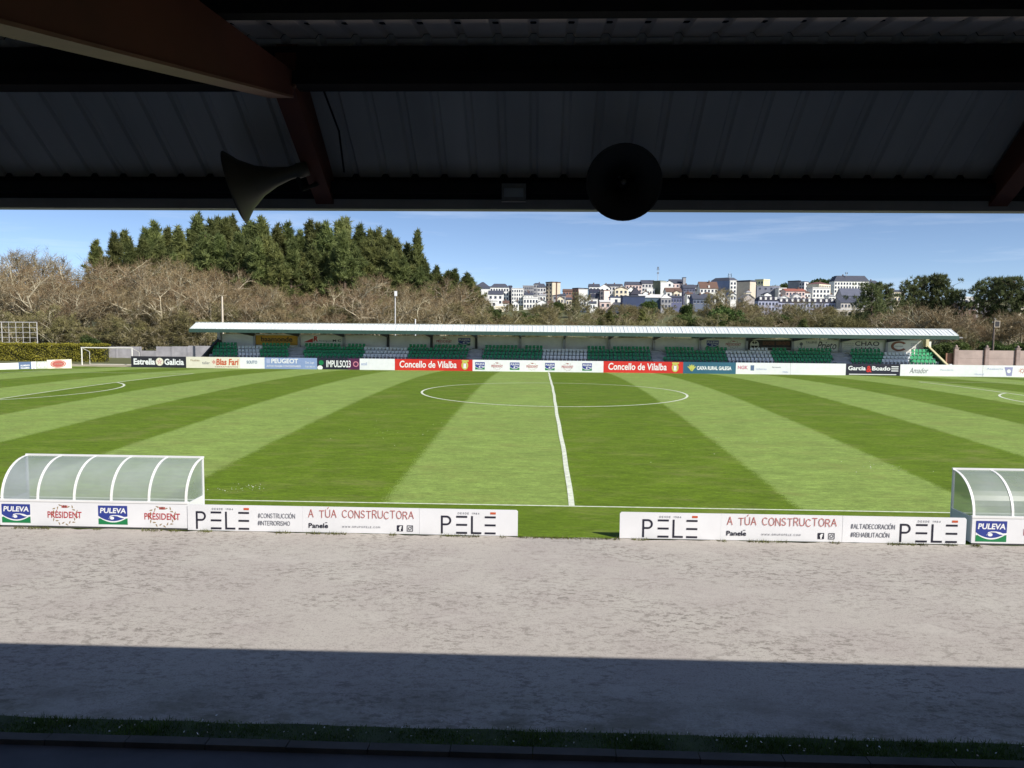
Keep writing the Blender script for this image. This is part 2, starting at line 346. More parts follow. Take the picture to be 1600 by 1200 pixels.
# ------------------------------------------------------------------ lettering
def text_mesh(s, bold=0., shear=0.):
    cu = bpy.data.curves.new('lettering', 'FONT'); cu.body = s; cu.size = 1; cu.offset = bold; cu.shear = shear; cu.resolution_u = 3
    o = bpy.data.objects.new('lettering', cu); C.objects.link(o)
    dg = bpy.context.evaluated_depsgraph_get(); me = bpy.data.meshes.new_from_object(o.evaluated_get(dg))
    v = np.zeros(len(me.vertices)*3); me.vertices.foreach_get('co', v); v = v.reshape(-1, 3)
    f = [tuple(p.vertices) for p in me.polygons]
    bpy.data.objects.remove(o); bpy.data.curves.remove(cu); bpy.data.meshes.remove(me)
    return v, f
_G = {'A': (.7, [[(0, 0), (.35, 1), (.7, 0)], [(.13, .36), (.57, .36)]]), 'T': (.7, [[(0, 1), (.7, 1)], [(.35, 1), (.35, 0)]]), 'U': (.65, [[(0, 1), (0, .3), (.1, .06), (.32, 0), (.55, .06), (.65, .3), (.65, 1)]]),
 'C': (.68, [[(.66, .84), (.5, .97), (.32, 1), (.1, .85), (0, .5), (.1, .15), (.32, 0), (.5, .03), (.66, .16)]]), 'O': (.76, [[(.38, 1), (.12, .87), (0, .5), (.12, .13), (.38, 0), (.64, .13), (.76, .5), (.64, .87), (.38, 1)]]),
 'N': (.66, [[(0, 0), (0, 1), (.66, 0), (.66, 1)]]), 'S': (.56, [[(.52, .86), (.36, 1), (.16, .98), (.04, .8), (.1, .6), (.44, .42), (.54, .22), (.4, .02), (.18, 0), (0, .16)]]), 'R': (.6, [[(0, 0), (0, 1), (.38, 1), (.56, .86), (.56, .66), (.38, .52), (0, .5)], [(.3, .5), (.6, 0)]]),
 'E': (.52, [[(.52, 1), (0, 1), (0, 0), (.52, 0)], [(0, .52), (.44, .52)]]), 'F': (.5, [[(.5, 1), (0, 1), (0, 0)], [(0, .52), (.42, .52)]]), 'I': (.02, [[(0, 0), (0, 1)]]), 'L': (.48, [[(0, 1), (0, 0), (.48, 0)]]), 'M': (.8, [[(0, 0), (.06, 1), (.4, .25), (.74, 1), (.8, 0)]]),
 'B': (.56, [[(0, 0), (0, 1), (.36, 1), (.5, .87), (.5, .66), (.34, .53), (0, .53)], [(.34, .53), (.56, .38), (.56, .14), (.38, 0), (0, 0)]]), 'D': (.66, [[(0, 0), (0, 1), (.3, 1), (.56, .84), (.66, .5), (.56, .16), (.3, 0), (0, 0)]]), 'P': (.54, [[(0, 0), (0, 1), (.36, 1), (.54, .86), (.54, .6), (.36, .46), (0, .46)]]),
 'G': (.7, [[(.66, .84), (.5, .97), (.32, 1), (.1, .85), (0, .5), (.1, .15), (.32, 0), (.54, .04), (.68, .2), (.68, .46), (.4, .46)]]), 'H': (.64, [[(0, 0), (0, 1)], [(.64, 0), (.64, 1)], [(0, .52), (.64, .52)]]), 'W': (.95, [[(0, 1), (.24, 0), (.48, .8), (.72, 0), (.95, 1)]]),
 '.': (.04, [[(0, 0), (.04, .06)]]), '#': (.6, [[(.12, 0), (.26, 1)], [(.36, 0), (.5, 1)], [(0, .34), (.56, .34)], [(.06, .68), (.6, .68)]]), '1': (.2, [[(0, .8), (.2, 1), (.2, 0)]]), '9': (.54, [[(.5, .6), (.3, .45), (.08, .55), (0, .75), (.1, .95), (.3, 1), (.5, .9), (.54, .6), (.45, .2), (.2, 0)]]),
 '8': (.54, [[(.27, .53), (.06, .68), (.06, .88), (.27, 1), (.48, .88), (.48, .68), (.27, .53), (.02, .36), (.02, .14), (.27, 0), (.52, .14), (.52, .36), (.27, .53)]]), '4': (.56, [[(.42, 0), (.42, 1), (0, .3), (.56, .3)]]), ' ': (.45, [])}
_ACC = {'Ú': 'U', 'Ó': 'O'}
class Face:
    """an upright flat face: origin at its bottom left, u along it, w up; shapes are laid on it in metres"""
    def __init__(s, o, u, w=(0, 0, 1), out=None):
        s.o = np.array(o, float); s.u = np.array(u, float)/np.linalg.norm(u); s.w = np.array(w, float)
        n = np.cross(s.u, s.w); s.n = n if out is None else np.array(out, float)
    def p(s, u, v, e=.004): return s.o+s.u*u+s.w*v+s.n*e
    def text(s, mb, t, u0, u1, v0, v1, mi=0, bold=0., shear=0., e=.006, slope=0.):
        v, f = text_mesh(t, bold, shear)
        a, b = v.min(0), v.max(0); n = len(mb.v)
        for x, y, z in v:
            uu = u0+(x-a[0])/(b[0]-a[0])*(u1-u0)
            mb.v.append(tuple(s.p(uu, v0+(y-a[1])/(b[1]-a[1])*(v1-v0)+slope*(uu-u0), e)))
        for q in f: mb.f.append(tuple(n+i for i in q)); mb.m.append(mi)
    def strokes(s, mb, t, u0, u1, v0, v1, th, mi=0, e=.006, gap=.28, wob=0.):
        """thin even line lettering, fitted to the width"""
        adv = 0; items = []
        for ch in t:
            w, ln = _G[_ACC.get(ch, ch)]; ln = list(ln)
            if ch in _ACC: ln.append([(w*.45, 1.12), (w*.68, 1.32)])
            items.append((adv, ln)); adv += w+gap
        adv -= gap; k = (u1-u0)/adv; h = v1-v0
        for i, (a, ln) in enumerate(items):
            dy = wob*h*math.sin(i*2.3); sc = 1+wob*math.cos(i*1.7)
            for pl in ln:
                q = [np.array([u0+(a+x)*k, v0+dy+y*h*sc]) for x, y in pl]
                for p0, p1 in zip(q[:-1], q[1:]):
                    d = (p1-p0)/max(np.linalg.norm(p1-p0), 1e-6); n = np.array([-d[1], d[0]])*th/2; p0 = p0-d*th*.3; p1 = p1+d*th*.3; e += 2e-6
                    mb.quad(*[s.p(z[0], z[1], e) for z in (p0-n, p1-n, p1+n, p0+n)], mi=mi)
    def rect(s, mb, u0, u1, v0, v1, mi=0, e=.005): mb.quad(s.p(u0, v0, e), s.p(u1, v0, e), s.p(u1, v1, e), s.p(u0, v1, e), mi=mi)
    def poly(s, mb, pts, mi=0, e=.005): mb.quad(*[s.p(a, b, e) for a, b in pts], mi=mi)
    def ring(s, mb, u, v, ro, ri, mi=0, a0=0, a1=2*math.pi, n=24, e=.005, asp=1.):
        for i in range(n):
            t0 = a0+(a1-a0)*i/n; t1 = a0+(a1-a0)*(i+1)/n
            mb.quad(*[s.p(u+r*math.cos(t)*asp, v+r*math.sin(t), e) for r, t in ((ri, t0), (ro, t0), (ro, t1), (ri, t1))], mi=mi)
    def disc(s, mb, u, v, r, mi=0, n=24, e=.005, asp=1.): mb.quad(*[s.p(u+r*math.cos(2*math.pi*i/n)*asp, v+r*math.sin(2*math.pi*i/n), e) for i in range(n)], mi=mi)
    def slab(s, mb, L, H, th=.03, mi=0, v0=0., u0=0.):
        q = [s.p(u0, v0, -th), s.p(u0+L, v0, -th), s.p(u0+L, v0+H, -th), s.p(u0, v0+H, -th)]
        mb.prism(q[::-1], s.n*th, mi)

def logo_milk(F, parent, u0, u1, v0, v1):
    """blue shield over a green field with a white wave, white letters"""
    w, h = u1-u0, v1-v0; mb = MB(); U = lambda a: u0+a*w; V = lambda b: v0+b*h
    F.rect(mb, U(0), U(1), V(0), V(.36), 1, .004)
    pts = [(U(0), V(1)), (U(0), V(.45))] + [(U(a), V(.45-.27*math.sin(math.pi*a)**.8)) for a in np.linspace(.06, .94, 14)] + [(U(1), V(.45)), (U(1), V(1))]
    wv = [(U(a), V(b)) for a, b in ((0, .30), (0, .50))] + [(U(a), V(.50-.27*math.sin(math.pi*a)**.8)) for a in np.linspace(.06, .94, 14)] + [(U(1), V(.50)), (U(1), V(.34))] + [(U(a), V(.40-.29*math.sin(math.pi*a)**.8)) for a in np.linspace(.94, .06, 14)]
    F.poly(mb, wv, 2, .005); F.poly(mb, pts, 0, .006)
    F.poly(mb, [(U(a), V(b)) for a, b in ((.36, .28), (.36, .35), (.42, .42), (.52, .46), (.64, .45), (.76, .37), (.90, .33), (1, .38), (1, .43), (.88, .41), (.78, .47), (.66, .50), (.50, .50), (.40, .46))][::-1], 2, .007)
    F.disc(mb, U(.47), V(.34), h*.08, 2, 16, .0072, asp=1.4)
    F.text(mb, 'PULEVA', U(.06), U(.95), V(.60), V(.88), 2, .03, .12, .008)
    return part('logo', mb, [BLUE, GREEN, SIGNWHITE], parent)
def logo_cheese(F, parent, u0, u1, v0, v1, leaves=20):
    """red letters across a wreath of small leaves"""
    w, h = u1-u0, v1-v0; mb = MB(); cu, cv = (u0+u1)/2, (v0+v1)/2
    ru, rv = w*.36, h*.46
    for i in range(leaves):
        a = R(-80+340*i/(leaves-1)) - R(0)
        a = R(110+320*i/(leaves-1))
        du, dv = math.cos(a), math.sin(a); pu, pv = cu+ru*du, cv+rv*dv
        tu, tv = -dv, du; k = (-1)**i
        F.poly(mb, [(pu-tu*w*.045, pv-tv*w*.045), (pu+du*k*w*.045, pv+dv*k*w*.045), (pu+tu*w*.045+du*k*w*.06, pv+tv*w*.045+dv*k*w*.06), (pu-du*k*w*.004, pv-dv*k*w*.004)], 1, .0042)
    for q, a in ((-.05, .1), (.05, -.1), (0, 0)): F.poly(mb, [(cu+q*w-.03*w, cv+rv*.75), (cu+q*w+.03*w, cv+rv*.75), (cu+q*w+.04*w, cv+rv*1.05), (cu+q*w, cv+rv*.98), (cu+q*w-.04*w, cv+rv*1.05)], 2, .005)
    F.text(mb, 'PRÉSIDENT', u0, u1, cv-h*.17, cv+h*.24, 0, .012, 0, .007)
    return part('logo', mb, [BRICKRED, TAN, SOFTRED], parent)

# ------------------------------------------------------------------ near boards
YB = -3.31
def near_X(px, py=834): return at(px, py, Y=YB)[0]
def build_board(px0, px1, label, seams, H=.665):
    x0, x1 = near_X(px0), near_X(px1); L = x1-x0
    t = thing('advertising_board', label, 'advertising board', ((x0+x1)/2, YB, 0), 'white boards along the near touchline')
    F = Face((x0, YB, .0), (1, 0, 0), out=(0, -1, 0)); F.L = L; F.px0 = px0; F.px1 = px1
    mb = MB(); us = [0]+[(s-px0)/(px1-px0)*L for s in seams]+[L]
    r = .035
    for i, (a, b) in enumerate(zip(us[:-1], us[1:])):
        off = .004*(i % 2)
        q = [(a+.002, .015), (b-.002, .015), (b-.002, H-(r if i == len(us)-2 else 0)), (b-.002-(r if i == len(us)-2 else 0), H), (a+.002+(r if i == 0 else 0), H), (a+.002, H-(r if i == 0 else 0))]
        mb.prism([F.p(u, v, -.03-off) for u, v in q][::-1], F.n*.028)
    part('panel', mb, BOARD, t)
    for u in us: part('post', MB().box(x0+min(max(u, .03), L-.03)-.02, YB+.032, 0, x0+min(max(u, .03), L-.03)+.02, YB+.07, H-.05), CONCRETE, t)
    return t, F
def UP(F, px): return (px-F.px0)/(F.px1-F.px0)*F.L
def pele(F, t, pa, pb, va=.05, vb=.50):
    """thin P, an E of three bars, L, another E with an orange accent bar"""
    mb = MB(); u0, u1 = UP(F, pa), UP(F, pb); w = u1-u0; U = lambda a: u0+a*w; th = .047; H = vb-va
    F.rect(mb, U(0), U(0)+th, va, vb)
    rr = H*.27; cu = U(.10); cv = vb-rr
    F.rect(mb, U(0)+th, cu, vb-th, vb); F.rect(mb, U(0)+th, cu, vb-2*rr, vb-2*rr+th)
    F.ring(mb, cu, cv, rr, rr-th, 0, -math.pi/2, math.pi/2, 14)
    for a, b in ((.28, .48), (.80, 1.0)):
        for k in (0, .5, 1): F.rect(mb, U(a), U(b), va+(H-th)*k, va+(H-th)*k+th)
    F.rect(mb, U(.55), U(.55)+th, va, vb); F.rect(mb, U(.55)+th, U(.74), va, va+th)
    F.rect(mb, U(.90), U(1.0), vb+.05, vb+.05+th*1.1, 1)
    part('logo', mb, [NAVY, ORANGE], t); mb = MB()
    F.strokes(mb, 'DESDE 1984', U(.31), U(.70), vb+.045, vb+.085, .007, 0, gap=.5); part('lettering', mb, GREYINK, t)
def slogan(F, t, pa, pb, icons, panel, web):
    mb = MB()
    F.strokes(mb, 'A TÚA CONSTRUCTORA', UP(F, pa), UP(F, pb), .40, .585, .0165, 0, gap=.22, wob=.05); part('lettering', mb, SOFTRED, t); mb = MB()
    F.text(mb, 'Panele', UP(F, panel[0]), UP(F, panel[1]), .13, .25, 0, .018)
    F.rect(mb, UP(F, panel[1])-.075, UP(F, panel[1])-.02, .262, .276, 0, .006); part('lettering', mb, NAVY, t); mb = MB()
    F.strokes(mb, 'WWW.GRUPOPELE.COM', UP(F, web[0]), UP(F, web[1]), .155, .195, .007, 0, gap=.5)
    part('lettering', mb, GREYINK, t)
    ic = MB(); a, b = icons; s = .075
    u = UP(F, a); v = .16
    F.rect(ic, u-s, u+s, v-s, v+s, 0); F.text(ic, 'f', u-.03, u+.045, v-.07, v+.055, 1, .05, 0, .008); part('icon', ic, [NAVY, SIGNWHITE], t); ic = MB()
    u = UP(F, b); k = .075
    for q in ((u-k, u+k, v+k-.014, v+k), (u-k, u+k, v-k, v-k+.014), (u-k, u-k+.014, v-k+.014, v+k-.014), (u+k-.014, u+k, v-k+.014, v+k-.014)): F.rect(ic, *q, 0)
    F.ring(ic, u, v, .042, .028, 0); F.disc(ic, u+.045, v+.045, .009, 0, 10, .006)
    part('icon', ic, [NAVY, SIGNWHITE], t)
t, F = build_board(293.5, 809, 'long low white construction company board left of the gap at the halfway line', [475, 657])
pele(F, t, 307, 391); slogan(F, t, 484.5, 648, (627, 642.5), (484.5, 515), (537, 596)); pele(F, t, 690.5, 775)
mb = MB(); F.strokes(mb, '#CONSTRUCCIÓN', UP(F, 405), UP(F, 463), .36, .47, .013, 0, gap=.2); part('lettering', mb, GREYINK, t); mb = MB(); F.strokes(mb, '#INTERIORISMO', UP(F, 404.5), UP(F, 455), .175, .28, .013, 0, gap=.2); part('lettering', mb, GREYINK, t)
t, F = build_board(968, 1509.5, 'long low white construction company board right of the gap, ending at the right dugout', [1128, 1318])
pele(F, t, 1004, 1091); slogan(F, t, 1138, 1308.5, (1285, 1301.5), (1137, 1168), (1192, 1253)); pele(F, t, 1407, 1496)
mb = MB(); F.strokes(mb, '#ALTADECORACIÓN', UP(F, 1331), UP(F, 1399), .36, .47, .013, 0, gap=.2); part('lettering', mb, GREYINK, t); mb = MB(); F.strokes(mb, '#REHABILITACIÓN', UP(F, 1331), UP(F, 1391), .155, .26, .013, 0, gap=.2); part('lettering', mb, GREYINK, t)

# ------------------------------------------------------------------ dugouts
def poly_mat():
    mt, t, b = new_mat('clear_polycarbonate'); N = t.nodes; L = t.links
    tr = N.new('ShaderNodeBsdfTransparent'); tr.inputs[0].default_value = (.80, .86, .84, 1)
    b.inputs['Base Color'].default_value = (.38, .42, .45, 1); b.inputs['Roughness'].default_value = .22
    g = N.new('ShaderNodeNewGeometry'); n = N.new('ShaderNodeTexNoise'); n.inputs['Scale'].default_value = .9; n.inputs['Detail'].default_value = 5; L.new(g.outputs['Position'], n.inputs['Vector'])
    mr = N.new('ShaderNodeMapRange'); mr.inputs[1].default_value = .3; mr.inputs[2].default_value = .7; mr.inputs[3].default_value = .42; mr.inputs[4].default_value = .64; L.new(n.outputs[0], mr.inputs[0])
    mx = N.new('ShaderNodeMixShader'); L.new(mr.outputs[0], mx.inputs[0]); L.new(tr.outputs[0], mx.inputs[1]); L.new(b.outputs[0], mx.inputs[2]); L.new(mx.outputs[0], N['Material Output'].inputs[0]); return mt
PLASTIC = poly_mat()
BENCH = M('bench_grey', (.22, .23, .25), .6)
DARKGAP = M('gap_shade', (.05, .05, .055), .8)
def dugout(xs, label, px0, px1, logos):
    """xs: rib positions; the low back faces the track, the open side faces the pitch"""
    x0, x1 = xs[0], xs[-1]; yb, yf = YB+.02, YB+1.08; zb, zt = .665, 1.66
    t = thing('dugout', label, 'dugout', ((x0+x1)/2, YB+.5, 0), 'curved dugouts beside the pitch')
    mb = MB(); mb.box(x0-.05, yb, .05, x1+.05, yb+.05, zb); part('back_panel', mb, BOARD, t)
    mb = MB(); mb.box(x0-.03, yb+.012, 0, x1+.03, yb+.045, .05); part('gap_shade_strip', mb, DARKGAP, t)  # dark strip standing for the shade in the gap under the panel
    mb = MB(); mb.box(x0-.06, yb-.012, zb+.002, x1+.06, yb+.075, zb+.05); part('rail', mb, WHITE, t)
    for x in (x0, x1):
        mb = MB(); mb.prism([(x-.02, yb+.052, .04), (x-.02, yf, .04), (x-.02, yf, zb), (x-.02, yb+.052, zb)], (.04, 0, 0)); part('side_panel', mb, WHITE, t)
    prof = [(yb+.03+(yf-yb-.05)*(1-math.cos(a)), zb+.05+(zt-zb-.05)*math.sin(a)) for a in np.linspace(0, math.pi/2, 13)]
    for x in xs:
        mb = MB(); n = len(prof)
        for i in range(n-1):
            (y0, z0), (y1, z1) = prof[i], prof[i+1]
            for dx0, dx1, d0, d1 in ((-.03, .03, 0, .035),):
                ty, tz = y1-y0, z1-z0; l = math.hypot(ty, tz); ny, nz = tz/l*.035, -ty/l*.035
                mb.prism([(x-.03, y0, z0), (x+.03, y0, z0), (x+.03, y1, z1), (x-.03, y1, z1)], (0, -ny*.0+ny*.6, nz*.6))
        part('rib', mb, WHITE, t)
    mb = MB()
    for i in range(len(prof)-1):
        (y0, z0), (y1, z1) = prof[i], prof[i+1]; mb.quad((x0, y0+.012, z0-.006), (x1, y0+.012, z0-.006), (x1, y1+.012, z1-.006), (x0, y1+.012, z1-.006))
    part('canopy', mb, PLASTIC, t, smooth=True)
    for x in (x0, x1):
        mb = MB(); mb.poly(*([(x, y+.012, z-.01) for y, z in prof]+[(x, yf-.04, zb), (x, yb+.05, zb)])); part('side_window', mb, PLASTIC, t)
        mb = MB(); mb.box(x-.025, yf-.05, 0, x+.025, yf, zt); part('front_post', mb, WHITE, t)
    mb = MB(); mb.box(x0-.03, yf-.03, zt-.01, x1+.03, yf+.02, zt+.035); part('top_rail', mb, WHITE, t)
    mb = MB(); mb.box(x0+.1, yb+.15, .36, x1-.1, yb+.5, .40)
    for x in xs: mb.box(min(max(x, x0+.15), x1-.15)-.03, yb+.2, 0, min(max(x, x0+.15), x1-.15)+.03, yb+.45, .36)
    part('bench', mb, BENCH, t)
    F = Face((x0-.05, yb, 0), (1, 0, 0), out=(0, -1, 0))
    for kind, pa, pb, v0, v1 in logos:
        a, b = near_X(pa)-F.o[0], near_X(pb)-F.o[0]
        (logo_milk if kind == 'm' else logo_cheese)(F, t, a, b, v0, v1)
    return t
xr = [near_X(p, 790) for p in (1, 57, 114, 172, 231, 289)]
dugout(xr, 'curved clear dugout of five bays with white ribs, standing left of the long boards', 0, 292,
       [('m', 3.5, 48, .115, .595), ('c', 75, 128, .09, .60), ('m', 154, 199.5, .115, .595), ('c', 226, 281.5, .09, .60)])
x_0 = near_X(1523, 820); st = near_X(1584, 820)-x_0
dugout([x_0+st*i for i in range(6)], 'curved clear dugout of several bays with white ribs, cut by the right picture edge', 1518, 1800,
       [('m', 1525, 1573.5, .09, .60), ('c', 1600, 1655, .09, .6), ('m', 1682, 1728, .09, .60), ('c', 1757, 1812, .09, .6)])

# ------------------------------------------------------------------ far boards
YF = 67.2
def far_board(px0, px1, label, mat, H=None, paint=None, cat='advertising board', group='boards along the far touchline', pt=563.4, pb=580.2):
    x0, x1 = X_at(px0, YF, 570), X_at(px1, YF, 570); L = x1-x0; zb = ground_z(0, YF)
    slope = .0132
    ztop = Z_at(857, 563.4, YF)
    t = thing('advertising_board', label, cat, ((x0+x1)/2, YF, zb), group)
    F = Face((x0, YF, zb), (1, 0, 0), out=(0, -1, 0)); F.L = L; F.px0 = px0; F.px1 = px1; F.H = (ztop-zb) if H is None else H
    mb = MB(); F.slab(mb, L-.01, F.H, .06); part('panel', mb, mat, t)
    for k in range(max(2, int(L/2.5)+1)):
        u = .1+(L-.25)*k/max(1, int(L/2.5)); part('post', MB().box(x0+u-.03, YF+.075, zb-.1, x0+u+.03, YF+.13, zb+F.H-.1), CONCRETE, t)
    if paint: paint(F, t)
    return t
def txt(F, t, s, pa, pb, fa, fb, mat, bold=0., shear=0., slope=0.):
    mb = MB(); F.text(mb, s, UP(F, pa), UP(F, pb), fa*F.H, fb*F.H, 0, bold, shear, .012, slope); return part('lettering', mb, mat, t)
def blob(F, t, pc, rpx, fv, mat, name='emblem', n=20, e=.012, asp=1.):
    mb = MB(); F.disc(mb, UP(F, pc), fv*F.H, rpx*90/1210, 0, n, e, asp); return part(name, mb, mat, t)
def p_star(F, t):
    txt(F, t, 'Estrella', 209, 242.5, .24, .80, SIGNWHITE, .035); txt(F, t, 'Galicia', 257, 287.5, .24, .80, SIGNWHITE, .035)
    blob(F, t, 249.6, 6.3, .52, CREAM)
    mb = MB()
    for k in range(5):
        a = R(90+72*k); u, v = UP(F, 249.6), .52*F.H; r = .42
        F.poly(mb, [(u+.10*math.cos(a+.6), v+.10*math.sin(a+.6)), (u+r*math.cos(a), v+r*math.sin(a)), (u+.10*math.cos(a-.6), v+.10*math.sin(a-.6))][::-1], 0, .016)
    part('emblem', mb, PINK, t)
far_board(205, 291, 'black brewery board with white letters and a round pale emblem, beside the goal', INK, None, p_star)
def p_blas(F, t):
    txt(F, t, 'Blas Fari', 338, 373, .28, .85, ORANGE, .03, .1); txt(F, t, 'CERRAMIENTOS', 336, 372, .08, .18, BROWN)
    mb = MB(); u, v = UP(F, 334.5), .55*F.H
    for k in range(7):
        a = 2*math.pi*k/7; F.poly(mb, [(u+.08*math.cos(a-.5), v+.08*math.sin(a-.5)), (u+.32*math.cos(a), v+.32*math.sin(a)), (u+.08*math.cos(a+.5), v+.08*math.sin(a+.5))], 0, .012)
    part('emblem', mb, RED, t); txt(F, t, 'Muebles', 298, 312, .6, .78, TAN); txt(F, t, 'taller', 316, 328, .35, .6, GREYINK)
far_board(291, 375, 'cream board with orange handwritten name, right of the black brewery board', CREAM, None, p_blas)
far_board(375, 413.5, 'pale board with a small dark blue name, left of the pale blue car board', SIGNWHITE, None, lambda F, t: txt(F, t, 'SOUTO', 385.5, 402, .44, .72, SLATEBLUE, .03))
def p_car(F, t):
    txt(F, t, 'PEUGEOT', 424, 466, .50, .92, SIGNWHITE, .03)
    mb = MB(); F.rect(mb, UP(F, 416.5), UP(F, 422), .5*F.H, .9*F.H, 0, .012); part('emblem', mb, SKYINK, t)
    txt(F, t, 'AUTOS VILALBA CONCESIONARIO', 416.5, 470, .16, .34, SIGNWHITE, .01); txt(F, t, 'Ctra. Lugo', 477, 491, .45, .7, SIGNWHITE)
    txt(F, t, 'Telf. 982 51', 477, 492, .15, .3, SIGNWHITE)
far_board(413.5, 495.5, 'pale blue car dealer board with white letters under the left stairway', PALEBLUE, None, p_car)
def p_imp(F, t):
    mb = MB(); F.rect(mb, UP(F, 544), UP(F, 562), 0.01, F.H-.01, 0, .008); part('stripe', mb, PURPLE, t)
    txt(F, t, 'IMPULSO23', 510, 548, .2, .82, SIGNWHITE, .02); blob(F, t, 502, 3.8, .6, GREEN); blob(F, t, 500, 3.6, .15, SIGNWHITE, n=14, asp=1.2)
    mb = MB(); F.ring(mb, UP(F, 556), .5*F.H, .33, .22, 0, n=16, e=.012); part('emblem', mb, PINK, t)
far_board(495.5, 562, 'dark purple board with tall white letters and a green badge', NAVY, None, p_imp)
def p_eco(F, t): txt(F, t, 'ecoil', 564.5, 573.5, .4, .68, SKYINK, .02)
far_board(562, 576.5, 'narrow white board with a tiny faint name beside the purple board', SIGNWHITE, None, p_eco)
far_board(576.5, 616.8, 'blank white board left of the first red council board', SIGNWHITE)
def p_con(F, t):
    a, b = F.px0, F.px1; w = b-a
    txt(F, t, 'Concello de Vilalba', a+w*.06, a+w*.795, .24, .86, SIGNWHITE, .02, .08)
    mb = MB(); u, v = UP(F, a+w*.9), .5*F.H
    F.ring(mb, u, v, .52, .30, 0, n=16, e=.012, asp=.75); F.rect(mb, u-.16, u+.16, v-.34, v+.22, 1, .014); F.rect(mb, u-.36, u+.44, v+.42, v+.6, 0, .013)
    part('emblem', mb, [YELLOW, SIGNWHITE], t)
far_board(617, 738.5, 'red council board with white handwriting, left of the halfway line', RED, None, p_con)
def p_mid(F, t):
    h = F.H
    for k, px in enumerate((750, 804.5, 859.5, 917.5)): logo_milk(F, t, UP(F, px-7.5), UP(F, px+7.5), .14*h, .80*h)
    for px in (777, 832, 887): logo_cheese(F, t, UP(F, px-9), UP(F, px+9), .12*h, .80*h, 18)
far_board(738.5, 943, 'white board with repeated dairy logos behind the halfway line', SIGNWHITE, None, p_mid)
far_board(943, 1067.5, 'red council board with white handwriting, right of the halfway line', RED, None, p_con)
def p_bank(F, t):
    txt(F, t, 'CAIXA RURAL GALEGA', 1089, 1143, .32, .66, SIGNWHITE, .04)
    mb = MB(); u, v = UP(F, 1081), .46*F.H
    for a in (-58, -28, 0, 28, 58):
        d = R(90+a); F.poly(mb, [(u-.05, v-.36), (u+.30*math.cos(d+.35), v-.1+.34*math.sin(d+.35)), (u+.62*math.cos(d), v-.1+.6*math.sin(d)), (u+.30*math.cos(d-.35), v-.1+.34*math.sin(d-.35)), (u+.05, v-.36)][::-1], 0, .012+abs(a)*2e-5)
    part('emblem', mb, YELLOW, t)
far_board(1067.5, 1150, 'teal rural bank board with a yellow sheaf emblem', TEAL, None, p_bank)
def p_ngk(F, t):
    txt(F, t, 'NGK', 1153, 1169, .42, .74, PINK, .03); mb = MB(); F.rect(mb, UP(F, 1173), UP(F, 1178.5), .32*F.H, .78*F.H, 0, .012); part('emblem', mb, SLATEBLUE, t)
    txt(F, t, 'talleres', 1181, 1198, .38, .55, SKYINK); txt(F, t, 'ferretería', 1207, 1220, .58, .7, GREYINK); txt(F, t, 'Vilalba', 1223, 1232, .16, .3, SKYINK)
far_board(1150, 1235.3, 'white board with pink letters and faint small print, right of the teal board', SIGNWHITE, None, p_ngk)
far_board(1235.6, 1322, 'blank white board left of the dark board with pale letters', SIGNWHITE)
def p_gar(F, t):
    txt(F, t, 'Garcia', 1325.5, 1353, .44, .82, SIGNWHITE, .03); txt(F, t, '&', 1354, 1362.5, .28, .84, RED, .03); txt(F, t, 'Boado', 1363, 1391.5, .44, .82, SIGNWHITE, .03)
    mb = MB()
    for k in range(3): F.rect(mb, UP(F, 1393), UP(F, 1404), (.38+.18*k)*F.H, (.46+.18*k)*F.H, 0, .012)
    F.rect(mb, UP(F, 1327), UP(F, 1401), .06*F.H, .13*F.H, 0, .012); part('stripe', mb, SIGNWHITE, t)
far_board(1322, 1407, 'dark board with pale letters, a red ampersand and three bars', NAVY, None, p_gar)
def p_ama(F, t):
    txt(F, t, 'Amador', 1421.5, 1451, .24, .72, GREYINK, 0, .35); txt(F, t, 'Panadería', 1470, 1490, .5, .62, SKYINK); txt(F, t, 'Hostal', 1524, 1538, .14, .3, SKYINK)
far_board(1407, 1536, 'long white board with a thin handwritten name, right of the dark board', SIGNWHITE, None, p_ama)
def p_end(F, t):
    txt(F, t, 'Asesoría', 1542, 1568, .62, .78, SKYINK)
    mb = MB(); F.poly(mb, [(UP(F, 1570), .85*F.H), (UP(F, 1574), .1*F.H), (UP(F, 1582), .1*F.H), (UP(F, 1583), .85*F.H)], 0, .012); F.disc(mb, UP(F, 1577), .5*F.H, .22, 1, 14, .016); part('emblem', mb, [LILACINK, SIGNWHITE], t)
    mb = MB(); u, v = UP(F, 1598), .55*F.H
    for k in range(9):
        a = 2*math.pi*k/9; F.poly(mb, [(u+.15*math.cos(a-.3), v+.15*math.sin(a-.3)), (u+.5*math.cos(a), v+.36*math.sin(a)), (u+.15*math.cos(a+.3), v+.15*math.sin(a+.3))], 0, .012)
    part('emblem', mb, ORANGE, t)
far_board(1536.4, 1680, 'white end board with a lilac crest and orange flower at the right edge', SIGNWHITE, None, p_end)

